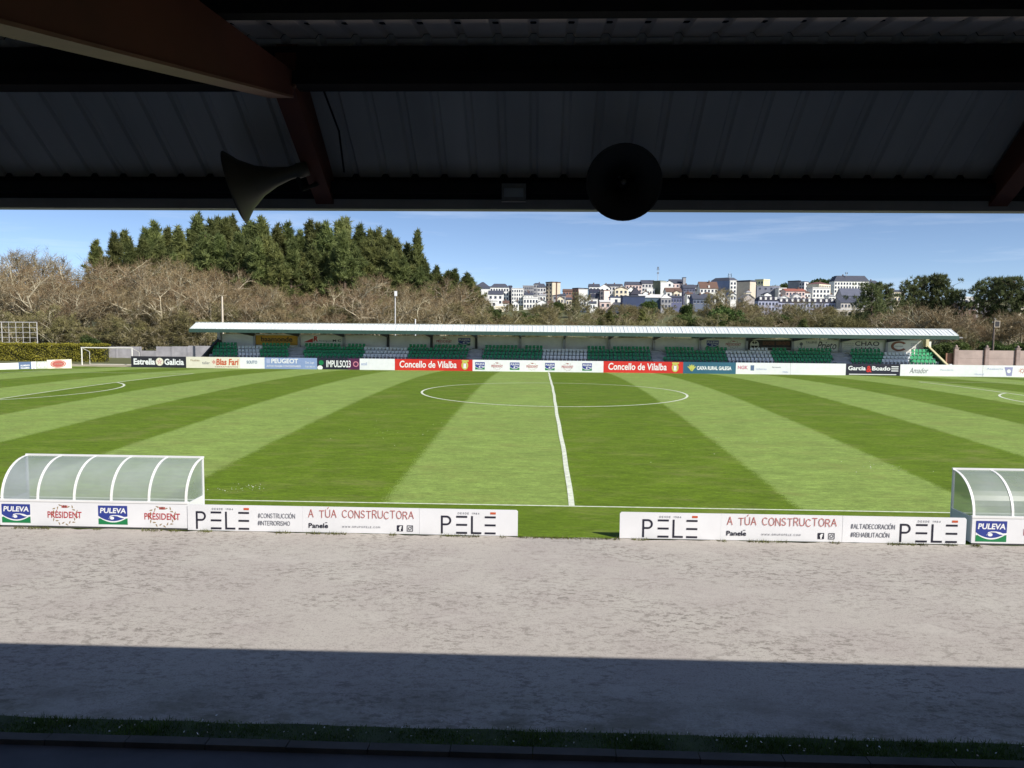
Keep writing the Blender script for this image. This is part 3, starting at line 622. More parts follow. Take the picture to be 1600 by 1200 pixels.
# boards on the left of the far corner, running towards the goal line
A0 = at(0, 583.3, Z=-.15); A1 = at(112, 578.3, Z=-.15)
dv = A1-A0
def left_board(pa, pb, label, mat, H, paint=None):
    k0, k1 = pa/112, pb/112
    P0 = A0+dv*k0; P1 = A0+dv*k1; u = P1-P0; L = float(np.linalg.norm(u[:2])); u[2] = 0
    t = thing('advertising_board', label, 'advertising board', ((P0[0]+P1[0])/2, (P0[1]+P1[1])/2, -.15), 'boards by the left corner flag')
    n = np.array([u[1], -u[0], 0])/L
    F = Face((P0[0], P0[1], -.15), u, out=n); F.L = L; F.px0, F.px1, F.H = pa, pb, H
    mb = MB(); F.slab(mb, L-.01, H, .06); part('panel', mb, mat, t)
    for k in (.08, .92):
        q = F.p(L*k, 0, -.1); part('post', MB().box(q[0]-.03, q[1]-.03, -.2, q[0]+.03, q[1]+.03, .8), CONCRETE, t)
    if paint: paint(F, t)
left_board(-40, 28, 'blank white board at the left edge in front of the hedge', SIGNWHITE, 1.0)
left_board(28, 47, 'slate blue board with two white text lines in front of the hedge', SLATEBLUE, 1.05, lambda F, t: (txt(F, t, 'ALUMINIOS', 30.5, 44.5, .58, .74, SIGNWHITE, .03), txt(F, t, 'VILALBESA', 30.5, 44.5, .34, .5, SIGNWHITE, .03)))
left_board(47.3, 55, 'narrow white board with a small grey mark beside the slate blue board', SIGNWHITE, 1.05, lambda F, t: (txt(F, t, 'ck', 49.5, 53, .15, .45, GREYINK),))
left_board(55.3, 71.8, 'pale grey-green board with large white characters', M('pale_green_board', lin((190, 196, 182))), 1.05, lambda F, t: (txt(F, t, 'OSM', 56.5, 71, .38, .9, SIGNWHITE, .04),))
def p_oval(F, t):
    mb = MB(); u, v = UP(F, 90), .62*F.H
    F.disc(mb, u, v, .32, 0, 24, .012, 2.0); F.ring(mb, u, v, .40, .35, 1, n=24, e=.012, asp=2.0); part('emblem', mb, [SOFTRED, BRICKRED], t)
    txt(F, t, 'Casa Seixas', 84, 97, .56, .72, CREAM, .02); txt(F, t, 'RESTAURANTE', 84, 97, .12, .24, TAN)
left_board(72, 112.5, 'cream sign with a red oval emblem standing left of the small goal', CREAM, 1.18, p_oval)

# ------------------------------------------------------------------ far grandstand
ROOFW = M('white_roof_sheet', (.70, .74, .75), .4, .10, .5, stretch=(1, .3, .3)); FASCIA = M('green_fascia', (.035, .075, .062), .5, .15); STANDWALL = M('stand_wall_render', (.88, .86, .82), .8, .10, .6)
DARKSTEEL = M('dark_steel', (.035, .035, .038), .55); STEP = M('terrace_concrete', (.44, .44, .47), .85, .15, 1.5); YELLOWWALL = M('cream_wall', (.62, .55, .34), .8, .12, 1.)
GREENDARK = M('green_painted_wall', (.03, .07, .04), .7)
XL, XR = X_at(327, 71, 560), X_at(1467, 71, 566)
yF0, yB0, yR0 = 67.4, 75.5, 69.0
st = thing('grandstand', 'long low stand across the pitch, white roof above green and white seats', 'grandstand', (0, 72, -.1))
xl0, xr0 = X_at(297, yF0, 517), X_at(1497, yF0, 521)
zl, zm, zr = 4.36, 5.04, 3.95
mb = MB(); n = 200
for i in range(n):       # standing-seam sheets either side of the ridge, a raised seam per panel
    f0, f1 = xl0+(xr0-xl0)*i/n, xl0+(xr0-xl0)*(i+1)/n; dz = .012*math.sin(i*1.7)
    mb.prism([(f0, yF0-.1, zl), (f1, yF0-.1, zl), (f1, yR0, zm), (f0, yR0, zm)], (0, 0, .04))
    mb.prism([(f1-.03, yF0-.1, zl+.042), (f1+.03, yF0-.1, zl+.042), (f1+.03, yR0, zm+.042), (f1-.03, yR0, zm+.042)], (0, 0, .035 if i % 3 else .06))
    mb.prism([(f0, yR0+.001, zm), (f1, yR0+.001, zm), (f1, yB0, zr), (f0, yB0, zr)], (0, 0, .04))
mb.box(xl0, yR0-.12, zm+.06, xr0, yR0+.12, zm+.10)
part('roof', mb, ROOFW, st)
mb = MB(); mb.prism([(xl0-.1, yF0-.12, zl-.42), (xl0-.1, yF0-.12, zl-.004), (xr0+.1, yF0-.12, zl-.004), (xr0+.1, yF0-.12, zl-.42)][::-1], (0, .12, 0))
part('fascia', mb, FASCIA, st)
YW = 75.0; zwt = Z_at(857, 526.5, YW)
mb = MB(); mb.box(XL-.1, YW, -.3, XR+.1, YW+.2, zwt); part('back_wall', mb, STANDWALL, st)
posts_px = [397, 467, 537, 606, 674, 744, 813, 882, 952, 1022, 1094, 1167, 1239, 1314, 1386]
cb = []
for px in posts_px:
    x = X_at(px, YW-.3, 535)
    mb = MB(); mb.box(x-.14, YW-.30, 1.2, x+.14, YW-.004, zr-.05); cb.append(part('column', mb, DARKSTEEL if px in (606, 674, 744) else STEP, st))
    mb = MB(); mb.prism([(x-.07, YW-.32, zr-.06), (x-.07, yF0+1., zl-.02), (x-.07, yF0+1., zl-.40), (x-.07, YW-.32, zwt-.25)], (.14, 0, 0)); part('roof_bracket', mb, DARKSTEEL, st)
ROWY = [70.6, 71.5, 72.4, 73.4]; ROWZ = [.88, 1.26, 1.65, 2.02]
mb = MB(); mb.box(XL, 69.0, -.3, XR, 70.0499, .72)
for i in range(4): mb.box(XL, ROWY[i]-.55, -.3, XR, (ROWY[i+1]-.55) if i < 3 else YW, ROWZ[i]-.001*i)
part('terrace', mb, STEP, st)
aisles = [(452, 474, 795/5.333+300, 0), (733, 753, 0, 0), (1018, 1037, 0, 0), (1302, 1328, 0, 0)]
for pa, pb, *_ in aisles:
    x0, x1 = X_at(pa+1, 71.5, 555), X_at(pb-1, 71.5, 555); mb = MB()
    mb.box(x0-.1, 68.5, -.25, x1+.1, 68.98, 1.0, 1)
    for k in range(7): mb.box(x0, 70.1+.5*k, .43, x1, YW-.05, .86+.215*k-.001*k)
    part('stairway', mb, [STEP, WHITE], st)
# raking end walls
for x, sg, mw in ((XL-.25, -1, DARKSTEEL), (XR+.10, 1, YELLOWWALL)):
    mb = MB(); mb.prism([(x, 68.9, -.3), (x, YW+.2, -.3), (x, YW+.2, 2.9), (x, YW-.8, 2.9), (x, 69.3, .75), (x, 68.9, .75)], (.18*1, 0, 0)); part('end_wall', mb, GREENDARK if sg > 0 else DARKSTEEL, st)
    mb = MB(); mb.prism([(x-.04, YW-.9, 2.93), (x-.04, 69.2, .78), (x-.04, 69.2, .92), (x-.04, YW-.9, 3.07)], (.26, 0, 0)); part('coping', mb, mw, st)
    mb = MB(); mb.box(x-.1, YW-.75, 2.905, x+.25, YW+.18, zr-.05); part('end_post', mb, mw if sg > 0 else STEP, st)
    if sg > 0: mb = MB(); mb.box(x-.06, 68.7, -.3, x+.24, 68.88, 1.1); part('end_pier', mb, WHITE, st)
    else: mb = MB(); mb.box(x-.2, 68.6, -.3, x+1.0, 68.88, .85); part('end_pier', mb, WHITE, st)

# signs on the back wall of the stand
def wall_sign(pa, pb, label, mat, paint, z0=None, z1=None):
    y = YW-.03; x0, x1 = X_at(pa, y, 535), X_at(pb, y, 535); zb, zt2 = (2.34 if z0 is None else z0), (zwt-.12 if z1 is None else z1)
    t = thing('wall_sign', label, 'sign', ((x0+x1)/2, y, zb), 'signs on the back wall of the far stand')
    F = Face((x0, y-.01, zb), (1, 0, 0), out=(0, -1, 0)); F.L = x1-x0; F.px0, F.px1, F.H = pa, pb, zt2-zb
    mb = MB(); F.slab(mb, F.L, F.H, .03); part('panel', mb, mat, t); paint(F, t)
SIGNGREY = solid('sign_off_white', (238, 236, 226))
wall_sign(399, 466, 'ochre sign with black letters on the back wall of the far stand', OCHRE, lambda F, t: txt(F, t, 'baamonde', 408, 457, .34, .86, DARKBROWN, .02))
def p_r(F, t):
    mb = MB(); h = F.H
    F.poly(mb, [(UP(F, 474), .3*h), (UP(F, 489), .3*h), (UP(F, 489), .72*h)], 0, .012); F.text(mb, 'R', UP(F, 490), UP(F, 497), .4*h, .95*h, 0, .04, .1, .012); part('emblem', mb, RED, t)
    txt(F, t, 'Rodríguez', 499, 518, .36, .55, GREYINK); txt(F, t, 'M C', 520, 533, .38, .62, INK, .03); txt(F, t, 'instalaciones', 497, 515, .12, .22, GREYINK)
wall_sign(469, 535, 'white sign with a red arrow and letter on the stand wall', SIGNGREY, p_r)
def p_a(F, t): logo_cheese(F, t, UP(F, 682), UP(F, 706), .16*F.H, .94*F.H, 20); logo_milk(F, t, UP(F, 716), UP(F, 735), .14*F.H, .9*F.H)
wall_sign(676.5, 742, 'white dairy sign with the cheese logo left of the milk logo', SIGNGREY, p_a)
def p_b(F, t): logo_milk(F, t, UP(F, 1104), UP(F, 1123), .14*F.H, .9*F.H); logo_cheese(F, t, UP(F, 1134), UP(F, 1158), .14*F.H, .92*F.H, 20)
wall_sign(1097, 1165, 'white dairy sign with the milk logo left of the cheese logo', SIGNGREY, p_b)
def p_bar(F, t):
    mb = MB(); u, v = UP(F, 1179), .5*F.H; F.ring(mb, u, v, .55, .45, 0, n=20, e=.012)
    for a in (30, 90, 150, 270): F.poly(mb, [(u+.45*math.cos(R(a-8)), v+.45*math.sin(R(a-8))), (u+.45*math.cos(R(a+8)), v+.45*math.sin(R(a+8))), (u, v)], 0, .012)
    F.rect(mb, u-.5, u+.5, v-.1, v+.14, 0, .013); part('emblem', mb, CREAM, t)
    txt(F, t, 'EXCAVACIONES', 1192, 1210, .5, .85, BROWN, .02); txt(F, t, 'DESMONTES', 1213, 1234, .5, .85, BROWN, .02); txt(F, t, 'PARA CAMIÓN DE TRANSPORTE', 1190, 1236, .16, .3, CREAM)
wall_sign(1169, 1237, 'black sign with a round wheel emblem and brown words', DARKBROWN, p_bar)
def p_pri(F, t):
    txt(F, t, 'Prieto', 1277, 1307, .1, .9, INK, .005, .35); txt(F, t, 'TALLERES', 1259, 1277, .7, .9, GREYINK, .02)
    mb = MB(); u, v = UP(F, 1252), .5*F.H; F.disc(mb, u, v+.15, .2, 0, 12, .012); F.rect(mb, u-.04, u+.04, v-.4, v, 0, .012); F.ring(mb, u, v, .5, .44, 0, R(200), R(340), 10, .012); part('emblem', mb, GREYINK, t)
wall_sign(1241, 1312, 'white sign with a flowing black name and grey tree mark', SIGNGREY, p_pri)
def p_cua(F, t):
    txt(F, t, 'CHAO', 1336, 1374, .5, .95, INK, .01); txt(F, t, 'CHAO', 1336, 1374, .18, .36, INK, .01)
    for k in range(3): txt(F, t, ('fontanería', 'calefacción', 'electricidad')[k], 1318, 1334, .72-.2*k, .82-.2*k, GREYINK)
    mb = MB(); F.rect(mb, UP(F, 1334), UP(F, 1376), .36*F.H, .5*F.H, 0, .02); part('stripe', mb, SIGNGREY, t)
wall_sign(1317, 1384, 'white sign with angular black letters split by a pale band', SIGNGREY, p_cua)
def p_c(F, t):
    mb = MB(); u, v = UP(F, 1405), .5*F.H; F.ring(mb, u, v, .62, .40, 0, R(35), R(325), 28, .012, 1.6); F.rect(mb, u-.6, u+.5, v-.02, v+.03, 1, .014); part('emblem', mb, [BROWN, GREYINK], t)
    for k in range(3): txt(F, t, ('Construcciones', 'Carpintería', 'Tel. 982 51')[k], 1423, 1448, .70-.22*k, .83-.22*k, GREYINK, .02)
wall_sign(1389, 1455, 'white sign with a large brown letter C beside grey lines', SIGNGREY, p_c)

# ------------------------------------------------------------------ stadium seats
SEATG = M('green_seat_plastic', (.025, .30, .13), .4, .15, 2., objvar=.1); SEATW = M('white_seat_plastic', (.84, .86, .90), .4, .06, 2.)
def seat_mesh(name, mat):
    mb = MB(); w = .165
    pr = [(-.22, .30), (-.20, .33), (.10, .30), (.17, .36), (.22, .62), (.24, .62), (.21, .33), (.15, .26)]
    mb.prism([(-w, y, z) for y, z in pr], (2*w, 0, 0)); mb.box(-.05, -.05, 0, .05, .1, .27)
    return mb.mesh(name, mat)
smg, smw = seat_mesh('seat_green', SEATG), seat_mesh('seat_white', SEATW)
white_px = [(372, 407), (569, 638), (849.5, 919.5), (1135, 1207), (1380, 1422)]
blocks = ['end block left of the first stairway', 'block between the first and second stairways', 'block between the two middle stairways', 'block between the third and fourth stairways', 'end block right of the fourth stairway']
rows = ['front', 'second', 'third', 'back']
allseats = []
for ri in range(4):
    y, z = ROWY[ri], ROWZ[ri]
    xa, xb = X_at(331, y, 555), X_at(1464, y, 560); k = int((xb-xa)/.45)
    ais = [(X_at(a, y, 555)-.12, X_at(b, y, 555)+.12) for a, b, *_ in aisles]; wh = [(X_at(a, y, 555), X_at(b, y, 555)) for a, b in white_px]
    gaps = [] if ri < 3 else [(X_at(p, y, 545)-.5, X_at(p, y, 545)+.5) for p in posts_px]
    for i in range(k):
        x = xa+.225+.45*i
        if any(a < x < b for a, b in ais) or any(a < x < b for a, b in gaps): continue
        w = any(a < x < b for a, b in wh)
        if ri == 3 and w and not X_at(1172, y) < x < X_at(1204, y): continue
        bi = sum(x > (a+b)/2 for a, b in ais)
        allseats.append((math.hypot(x-EYE[0], y-EYE[1]), x, y, z, w, ri, bi))
allseats.sort()
rest = MB()
for n, (d, x, y, z, w, ri, bi) in enumerate(allseats):
    if n < 300:
        o = link('stadium_seat', smw if w else smg, None, (x, y, z))
        tag(o, f"{'white' if w else 'green'} plastic seat in the {rows[ri]} row, {blocks[bi]}", 'seat', f"{'white' if w else 'green'} seats, {rows[ri]} row, {blocks[bi]}")
    else:
        me = smw if w else smg; nv = len(rest.v)
        rest.v += [(v.co.x+x, v.co.y+y, v.co.z+z) for v in me.vertices]
        for p in me.polygons: rest.f.append(tuple(nv+i for i in p.vertices)); rest.m.append(1 if w else 0)
o = link('remaining_seats', rest.mesh('remaining_seats', [SEATG, SEATW])); tag(o, 'green and white seats of the upper rows in the far stand', 'seats', kind='stuff')

# ------------------------------------------------------------------ corner on the left: goal, wall, hedge, net frame; right wall; poles
GOALW = M('goal_paint', (.74, .73, .68), .5)
gx0, gx1, gyy = X_at(128, 69.5, 560), X_at(206.5, 69.5, 560), 69.5; gz = ground_z(0, gyy); gh = Z_at(128, 543.5, gyy)
t = thing('football_goal', 'small white goal without a net, left of the black brewery board', 'goal', ((gx0+gx1)/2, gyy, gz))
for x in (gx0, gx1):
    part('post', MB().tube([(x, gyy, gz), (x, gyy, gh)], .07, 8), GOALW, t)
    part('rear_post', MB().tube([(x+.25, gyy+1.2, gz), (x+.25, gyy+1.2, gh-.5), (x+.03, gyy+.08, gh-.03)], .035, 6), GOALW, t)
part('crossbar', MB().tube([(gx0-.07, gyy, gh+.03), (gx1+.07, gyy, gh+.03)], .07, 8), GOALW, t)
part('ground_bar', MB().tube([(gx0+.25, gyy+1.24, gz+.05), (gx1+.25, gyy+1.24, gz+.05)], .04, 6), GOALW, t)

CONC_GREY = M('grey_concrete_wall', (.36, .35, .37), .9, .22, .8, bump=.2)
yw = 84.; t = thing('concrete_wall', 'low grey concrete wall with a notch behind the small goal', 'wall', (X_at(230, yw), yw, .0))
segs = [(150, 182, 541.5), (182, 220.3, 541.5), (220.3, 244, 548), (244, 269, 541.5), (269, 294, 541.3), (294, 345, 540.5)]
for a, b, py in segs:
    x0, x1 = X_at(a, yw, 550), X_at(b, yw, 550); mb = MB(); mb.box(x0+.02, yw, -.4, x1-.02, yw+.2, Z_at((a+b)/2, py, yw)); part('wall_panel', mb, CONC_GREY, t)
    mb = MB(); mb.box(x1-.12, yw-.06, -.4, x1+.12, yw-.004, Z_at((a+b)/2, py, yw)-.05); part('pier', mb, CONC_GREY, t)

PANEL = M('pinkish_concrete', (.44, .35, .31), .9, .16, .7, bump=.3, pos=True); PIER = M('pier_brown', (.36, .28, .25), .9, .25, 1.5, pos=True); BRICK = M('brick_red', (.36, .19, .13), .9, .15, 2., pos=True); PIER_SIDE = M('dark_pier_side', (.13, .085, .07), .9, .2, 2.)
yr = 71.5; t = thing('boundary_wall', 'pinkish concrete panel wall with capped piers right of the stand', 'wall', (X_at(1560, yr), yr, 0))
zt = Z_at(1540, 547.5, yr)
pp = [1493.5, 1541.5, 1590, 1638, 1686, 1734]
for i, p in enumerate(pp):
    x = X_at(p, yr, 560); mb = MB(); mb.box(x-.22, yr-.14, -.3, x+.22, yr+.2, zt+.22, 0); mb.box(x-.27, yr-.19, zt+.221, x+.27, yr+.25, zt+.30, 0)
    mb.box(x-.225-.1, yr-.13, -.3, x-.225, yr+.1, zt+.1, 1)  # darker strip along the left side of the pier
    mb.lathe([(0, .12), (.12, .16), (.26, .10), (.34, .001)], (x, yr+.03, zt+.30), (0, 0, 1), 10); part('pier', mb, [PIER, PIER_SIDE], t)
    if i < len(pp)-1:
        x1 = X_at(pp[i+1], yr, 560); mb = MB(); h = (zt+.3)/3
        for k in range(3): mb.box(x+.23, yr, -.3+k*h+.012, x1-.34, yr+.1, -.3+(k+1)*h)
        part('wall_panel', mb, PANEL, t)
x0, x1 = X_at(1478, yr+.3, 560), X_at(pp[0], yr+.3, 560)-.35; mb = MB(); mb.box(x0, yr+.3, -.3, x1, yr+.5, Z_at(1485, 552, yr)); part('brick_panel', mb, BRICK, t)

# steel frame of a ball-stop net
yn = 78.; t = thing('ball_stop_frame', 'pale steel grid frame standing behind the hedge', 'fence', (X_at(20, yn), yn, 0))
POLE = M('galvanised_steel', (.55, .54, .53), .5, .1)
zt = Z_at(30, 503.5, yn); xe0, xe1 = X_at(-60, yn, 520), X_at(58, yn, 520)
part('rail', MB().tube([(xe0, yn, zt), (xe1+.05, yn, zt)], .05, 6), POLE, t)
for py in (511.5, 519.5, 527.5, 535): part('rail', MB().tube([(xe0, yn, Z_at(30, py, yn)), (xe1, yn, Z_at(30, py, yn))], .028, 5), POLE, t)
for px in (58, 46.5, 36, 25, 14, 3, -8, -19, -30, -41, -52):
    x = X_at(px, yn, 520); part('upright', MB().tube([(x, yn, 0 if px in (58, 3, -52) else Z_at(30, 536, yn)), (x, yn, zt)], .05 if px in (58, 3, -52) else .03, 6), POLE, t)

def pole(name, label, cat, px, ptop, Y, r, mat, head=None):
    x = X_at(px, Y, (ptop+510)/2); z0 = ground_z(x, Y); z1 = Z_at(px, ptop, Y); t = thing(name, label, cat, (x, Y, z0))
    part('pole', MB().tube([(x, Y, z0-.3), (x, Y, z1)], [r*1.25, r*.8], 8), mat, t)
    if head: head(t, x, Y, z1)
    return t
POLEC = M('pale_pole', (.60, .52, .42), .6, .08); POLED = M('dark_pole', (.16, .12, .10), .7)
pole('bare_pole', 'pale bare pole rising behind the left end of the stand roof', 'pole', 347.5, 463, 79, .13, POLEC)
def h_flood(t, x, Y, z):
    mb = MB(); mb.box(x-.05, Y-.3, z-.05, x+.28, Y-.02, z+.62); part('floodlight', mb, WHITE, t)
pole('floodlight_pole', 'thin grey pole with a white floodlight in front of bare trees', 'floodlight', 617.5, 462, 84, .09, POLE, h_flood)
pole('short_post', 'short white post just above the stand roof, right of the floodlight pole', 'pole', 649, 498.5, 78.5, .09, WHITE)
def h_box(t, x, Y, z):
    mb = MB(); mb.box(x-.05, Y-.25, z-.75, x+.5, Y-.1, z-.12); part('floodlight', mb, DARKSTEEL, t)
    mb = MB()
    for q in (-.12, .52): mb.box(x+q, Y-.28, z-.85, x+q+.06, Y-.26, z-.02)
    mb.box(x-.06, Y-.28, z-.85, x+.52, Y-.26, z-.79); mb.box(x-.06, Y-.28, z-.08, x+.52, Y-.26, z-.02); part('frame', mb, POLEC, t)
pole('floodlight_pole', 'dark pole with a small square floodlight behind the panel wall', 'floodlight', 1553.5, 501, 80, .12, POLED, h_box)
t = thing('street_lamp', 'curved pale street lamp between the stand end and the wall', 'street lamp', (X_at(1517.5, 92), 92, 0))
xb = X_at(1517.5, 92, 540); P = [(xb, 92, 0), (xb, 92, Z_at(1517, 538, 92)), (xb-.25, 92, Z_at(1515, 533, 92)), (xb-.8, 92, Z_at(1512, 529.5, 92)), (X_at(1508, 92, 528), 92, Z_at(1508, 528, 92))]
part('pole', MB().tube(P, .06, 6), POLEC, t)
mb = MB(); xh = X_at(1503, 92, 527); mb.prism([(xh-.45, 91.85, P[-1][2]-.03), (xh+.5, 91.85, P[-1][2]-.06), (xh+.5, 91.85, P[-1][2]+.12), (xh-.3, 91.85, P[-1][2]+.12)], (0, .3, 0)); part('lamp_head', mb, WHITE, t)

# ------------------------------------------------------------------ foliage builders
def arr_mesh(name, V, Fq, mats):
    """V (n,3), faces (m,k)"""
    me = bpy.data.meshes.new(name); V = np.asarray(V, np.float32); Fq = np.asarray(Fq, np.int32); k = Fq.shape[1]
    me.vertices.add(len(V)); me.vertices.foreach_set('co', V.ravel()); me.loops.add(Fq.size); me.loops.foreach_set('vertex_index', Fq.ravel())
    me.polygons.add(len(Fq)); me.polygons.foreach_set('loop_start', np.arange(0, Fq.size, k, dtype=np.int32))
    me.update(calc_edges=True); me.materials.append(mats); return me
def unit(v): return v/np.maximum(np.linalg.norm(v, axis=-1, keepdims=True), 1e-9)
def blades(rng, P, D, length, width):
    """one slim triangle per point, along D"""
    n = len(P); D = unit(D); s = unit(np.cross(D, rng.normal(size=(n, 3))))
    l = length[:, None] if np.ndim(length) else length; w = width[:, None] if np.ndim(width) else width
    V = np.concatenate([P-s*w/2, P+s*w/2, P+D*l], 0); i = np.arange(n)
    return V, np.stack([i, i+n, i+2*n], 1)
def quads(rng, P, size, Nrm=None):
    n = len(P); a = unit(rng.normal(size=(n, 3))); b = unit(np.cross(a, rng.normal(size=(n, 3)) if Nrm is None else Nrm+rng.normal(size=(n, 3))*.6))
    s = size[:, None] if np.ndim(size) else size; c = unit(np.cross(a, b))
    V = np.concatenate([P-b*s*.5, P+c*s*.3, P+b*s*.5, P-c*s*.3], 0); i = np.arange(n)
    return V, np.stack([i, i+n, i+2*n, i+3*n], 1)

TWIG = leaf_mat('bare_twigs', (.135, .092, .050), (.30, .225, .125), .22, .1, .8); BARK = leaf_mat('pale_bark', (.20, .175, .115), (.46, .41, .29), .18, .0, 2.5)
TWIG2 = leaf_mat('olive_twigs', (.13, .115, .05), (.25, .22, .10), .25, .15, .8)
PINE_L = leaf_mat('pine_needles', (.09, .115, .04), (.265, .29, .105), .32, .45, .6); PINE_B = M('pine_bark', (.14, .10, .075), .9, .25, 3.)
STONE_L = leaf_mat('stone_pine_needles', (.07, .09, .04), (.19, .22, .09), .22, .45, .6)
BUSH_L = leaf_mat('evergreen_leaves', (.035, .06, .016), (.10, .14, .04), .3, .35, .8); HEDGE_L = leaf_mat('hedge_leaves', (.17, .165, .018), (.36, .33, .05), .05, .25, .8)

def gen_bare(seed, H, spread, twigs, tw=.035, trunk_frac=.28, rise=.55):
    rng = np.random.default_rng(seed); mb = MB(); tips = []
    def grow(p, d, ln, r, lv):
        n = 4; pts = [p]; dirs = [d]
        for i in range(n):
            d = unit(d+rng.normal(size=3)*(.10 if lv == 0 else .22)+np.array([0, 0, .06 if lv else .1])); p = p+d*ln/n; pts.append(p); dirs.append(d)
        mb.tube([tuple(q) for q in pts], [r*(1-.6*i/n) for i in range(n+1)], (6, 5, 3, 3)[lv], cap=False)
        if lv == 3:
            for q, dd in zip(pts[1:], dirs[1:]): tips.append((q, dd, ln))
            return
        k = (8, 6, 5)[lv]
        for j in range(k):
            t = trunk_frac+(1-trunk_frac)*(j+.5)/k if lv == 0 else .25+.75*(j+rng.random())/k
            f = min(t*n, n-1e-3); i = int(f); q = pts[i]*(1-(f-i))+pts[i+1]*(f-i)
            ang = rng.random()*2*math.pi; side = unit(np.cross(dirs[i], rng.normal(size=3)))
            nd = unit(dirs[i]*rise+side*(.9 if lv == 0 else .8)+np.array([0, 0, .18]))
            grow(q, nd, ln*((.62*spread if lv == 0 else .58)*(1.1-.45*t)*(.75+.5*rng.random())), r*(.60-.16*t), lv+1)
    grow(np.array([0, 0, -.3]), np.array([0, 0, 1.]), H*.80, H*.024, 0)
    T = np.array([a for a, b, c in tips]); D = np.array([b for a, b, c in tips]); k = max(1, twigs//len(T))
    P = np.repeat(T, k, 0)+rng.normal(size=(len(T)*k, 3))*.10*H/10; DD = np.repeat(D, k, 0)*.7+rng.normal(size=(len(T)*k, 3))*.65+np.array([0, 0, .18])
    V, F = blades(rng, P, DD, rng.uniform(.5, 1.25, len(P))*H/11, rng.uniform(.6, 1.3, len(P))*tw)
    return mb, V, F
def gen_pine(seed, H, W, base, n_br, per=16, flat=False):
    rng = np.random.default_rng(seed); mb = MB(); pts = []
    lean = rng.normal(size=2)*.03*H
    top = np.array([lean[0], lean[1], H*.97])
    mb.tube([(0, 0, -.5), (lean[0]*.3, lean[1]*.3, H*.4), tuple(top)], [H*.016, H*.012, H*.003], 6, cap=False)
    cs, ds = [], []
    for b in range(n_br):
        f = (b+rng.random())/n_br; t = base+((1. if flat else .93)-base)*f
        if flat: prof = (.35+.65*math.sin(math.pi*min(1, .25+.72*f))**.8) if f < .93 else .55
        else: prof = min(1, f*3+.5)*(1-f)**.8*1.05+.05
        L = W*prof*rng.uniform(.5, 1.28); a = rng.random()*2*math.pi; up = (.10+.45*f) if not flat else (.15+.25*f)
        d = unit(np.array([math.cos(a), math.sin(a), up])); o = np.array([lean[0]*t, lean[1]*t, H*t*(.97)])
        e = o+d*L; mb.tube([tuple(o), tuple(o+d*L*.5+np.array([0, 0, -.04*L])), tuple(e)], [H*.005, H*.0035, H*.0015], 3, cap=False)
        for k in range(rng.integers(4, 7)):
            s = rng.uniform(.35, 1.04); c = o+d*L*s+rng.normal(size=3)*np.array([.10, .10, .06])*L*1.4
            if flat: c[2] = min(c[2], H*(1.0))
            cs.append(c); ds.append(d*.6+np.array([0, 0, .55]))
    for k in range(12 if flat else 26):
        q = rng.random(); cs.append(top+rng.normal(size=3)*np.array([(.03+.13*q)*W, (.03+.13*q)*W, .01*H])-np.array([0, 0, .15*H*q])); ds.append(np.array([0, 0, 1.]))
    cs = np.array(cs); ds = np.array(ds); n = len(cs)
    P = np.repeat(cs, per, 0); D = np.repeat(ds, per, 0)*.75+rng.normal(size=(n*per, 3))*.75
    P = P+rng.normal(size=P.shape)*(.13 if not flat else .20)*H/20
    V, F = blades(rng, P, D, rng.uniform(.5, 1.1, len(P))*H/20, rng.uniform(.13, .25, len(P))*H/20)
    return mb, V, F
def gen_bush(seed, H, W, n, leaf, lumps=9, kind='leaf'):
    rng = np.random.default_rng(seed); mb = MB(); P = []; N = []
    for k in range(lumps):
        a = rng.random()*2*math.pi; r = W*.32*math.sqrt(rng.random()); z = H*rng.uniform(.28, .74)
        c = np.array([r*math.cos(a), r*math.sin(a), z]); rad = np.array([W*.25, W*.25, H*.26])*rng.uniform(.7, 1.2)
        q = unit(rng.normal(size=(n//lumps, 3)))*np.cbrt(rng.uniform(.35, 1.1, (n//lumps, 1)))*rad+c
        P.append(q); N.append(unit((q-c)/rad)); mb.tube([(0, 0, -.2), tuple(c*np.array([.5, .5, .55])), tuple(c)], [H*.02, H*.013, H*.005], 4, cap=False)
    P = np.concatenate(P); N = np.concatenate(N); ok = P[:, 2] > .03*H; P, N = P[ok], N[ok]
    if kind == 'leaf': V, F = quads(rng, P, rng.uniform(.6, 1.4, len(P))*leaf)
    else: V, F = blades(rng, P, N*.7+rng.normal(size=P.shape)*.6+np.array([0, 0, .35]), rng.uniform(.6, 1.4, len(P))*leaf, leaf*.07)
    return mb, V, F
def proto(gen, lm, bm, name):
    mb, V, F = gen; return (mb.mesh(name+'_trunk', bm), arr_mesh(name+'_crown', V, F, lm))
def plant(name, pr, label, cat, group, x, y, s, sz=None, rot=None, z=None):
    z0 = ground_z(x, y) if z is None else z
    t = thing(name, label, cat, (x, y, z0), group); t.rotation_euler = (0, 0, rnd.random()*6.283 if rot is None else rot); t.scale = (s, s, s if sz is None else sz)
    link('trunk', pr[0], t); link('crown', pr[1], t); return t

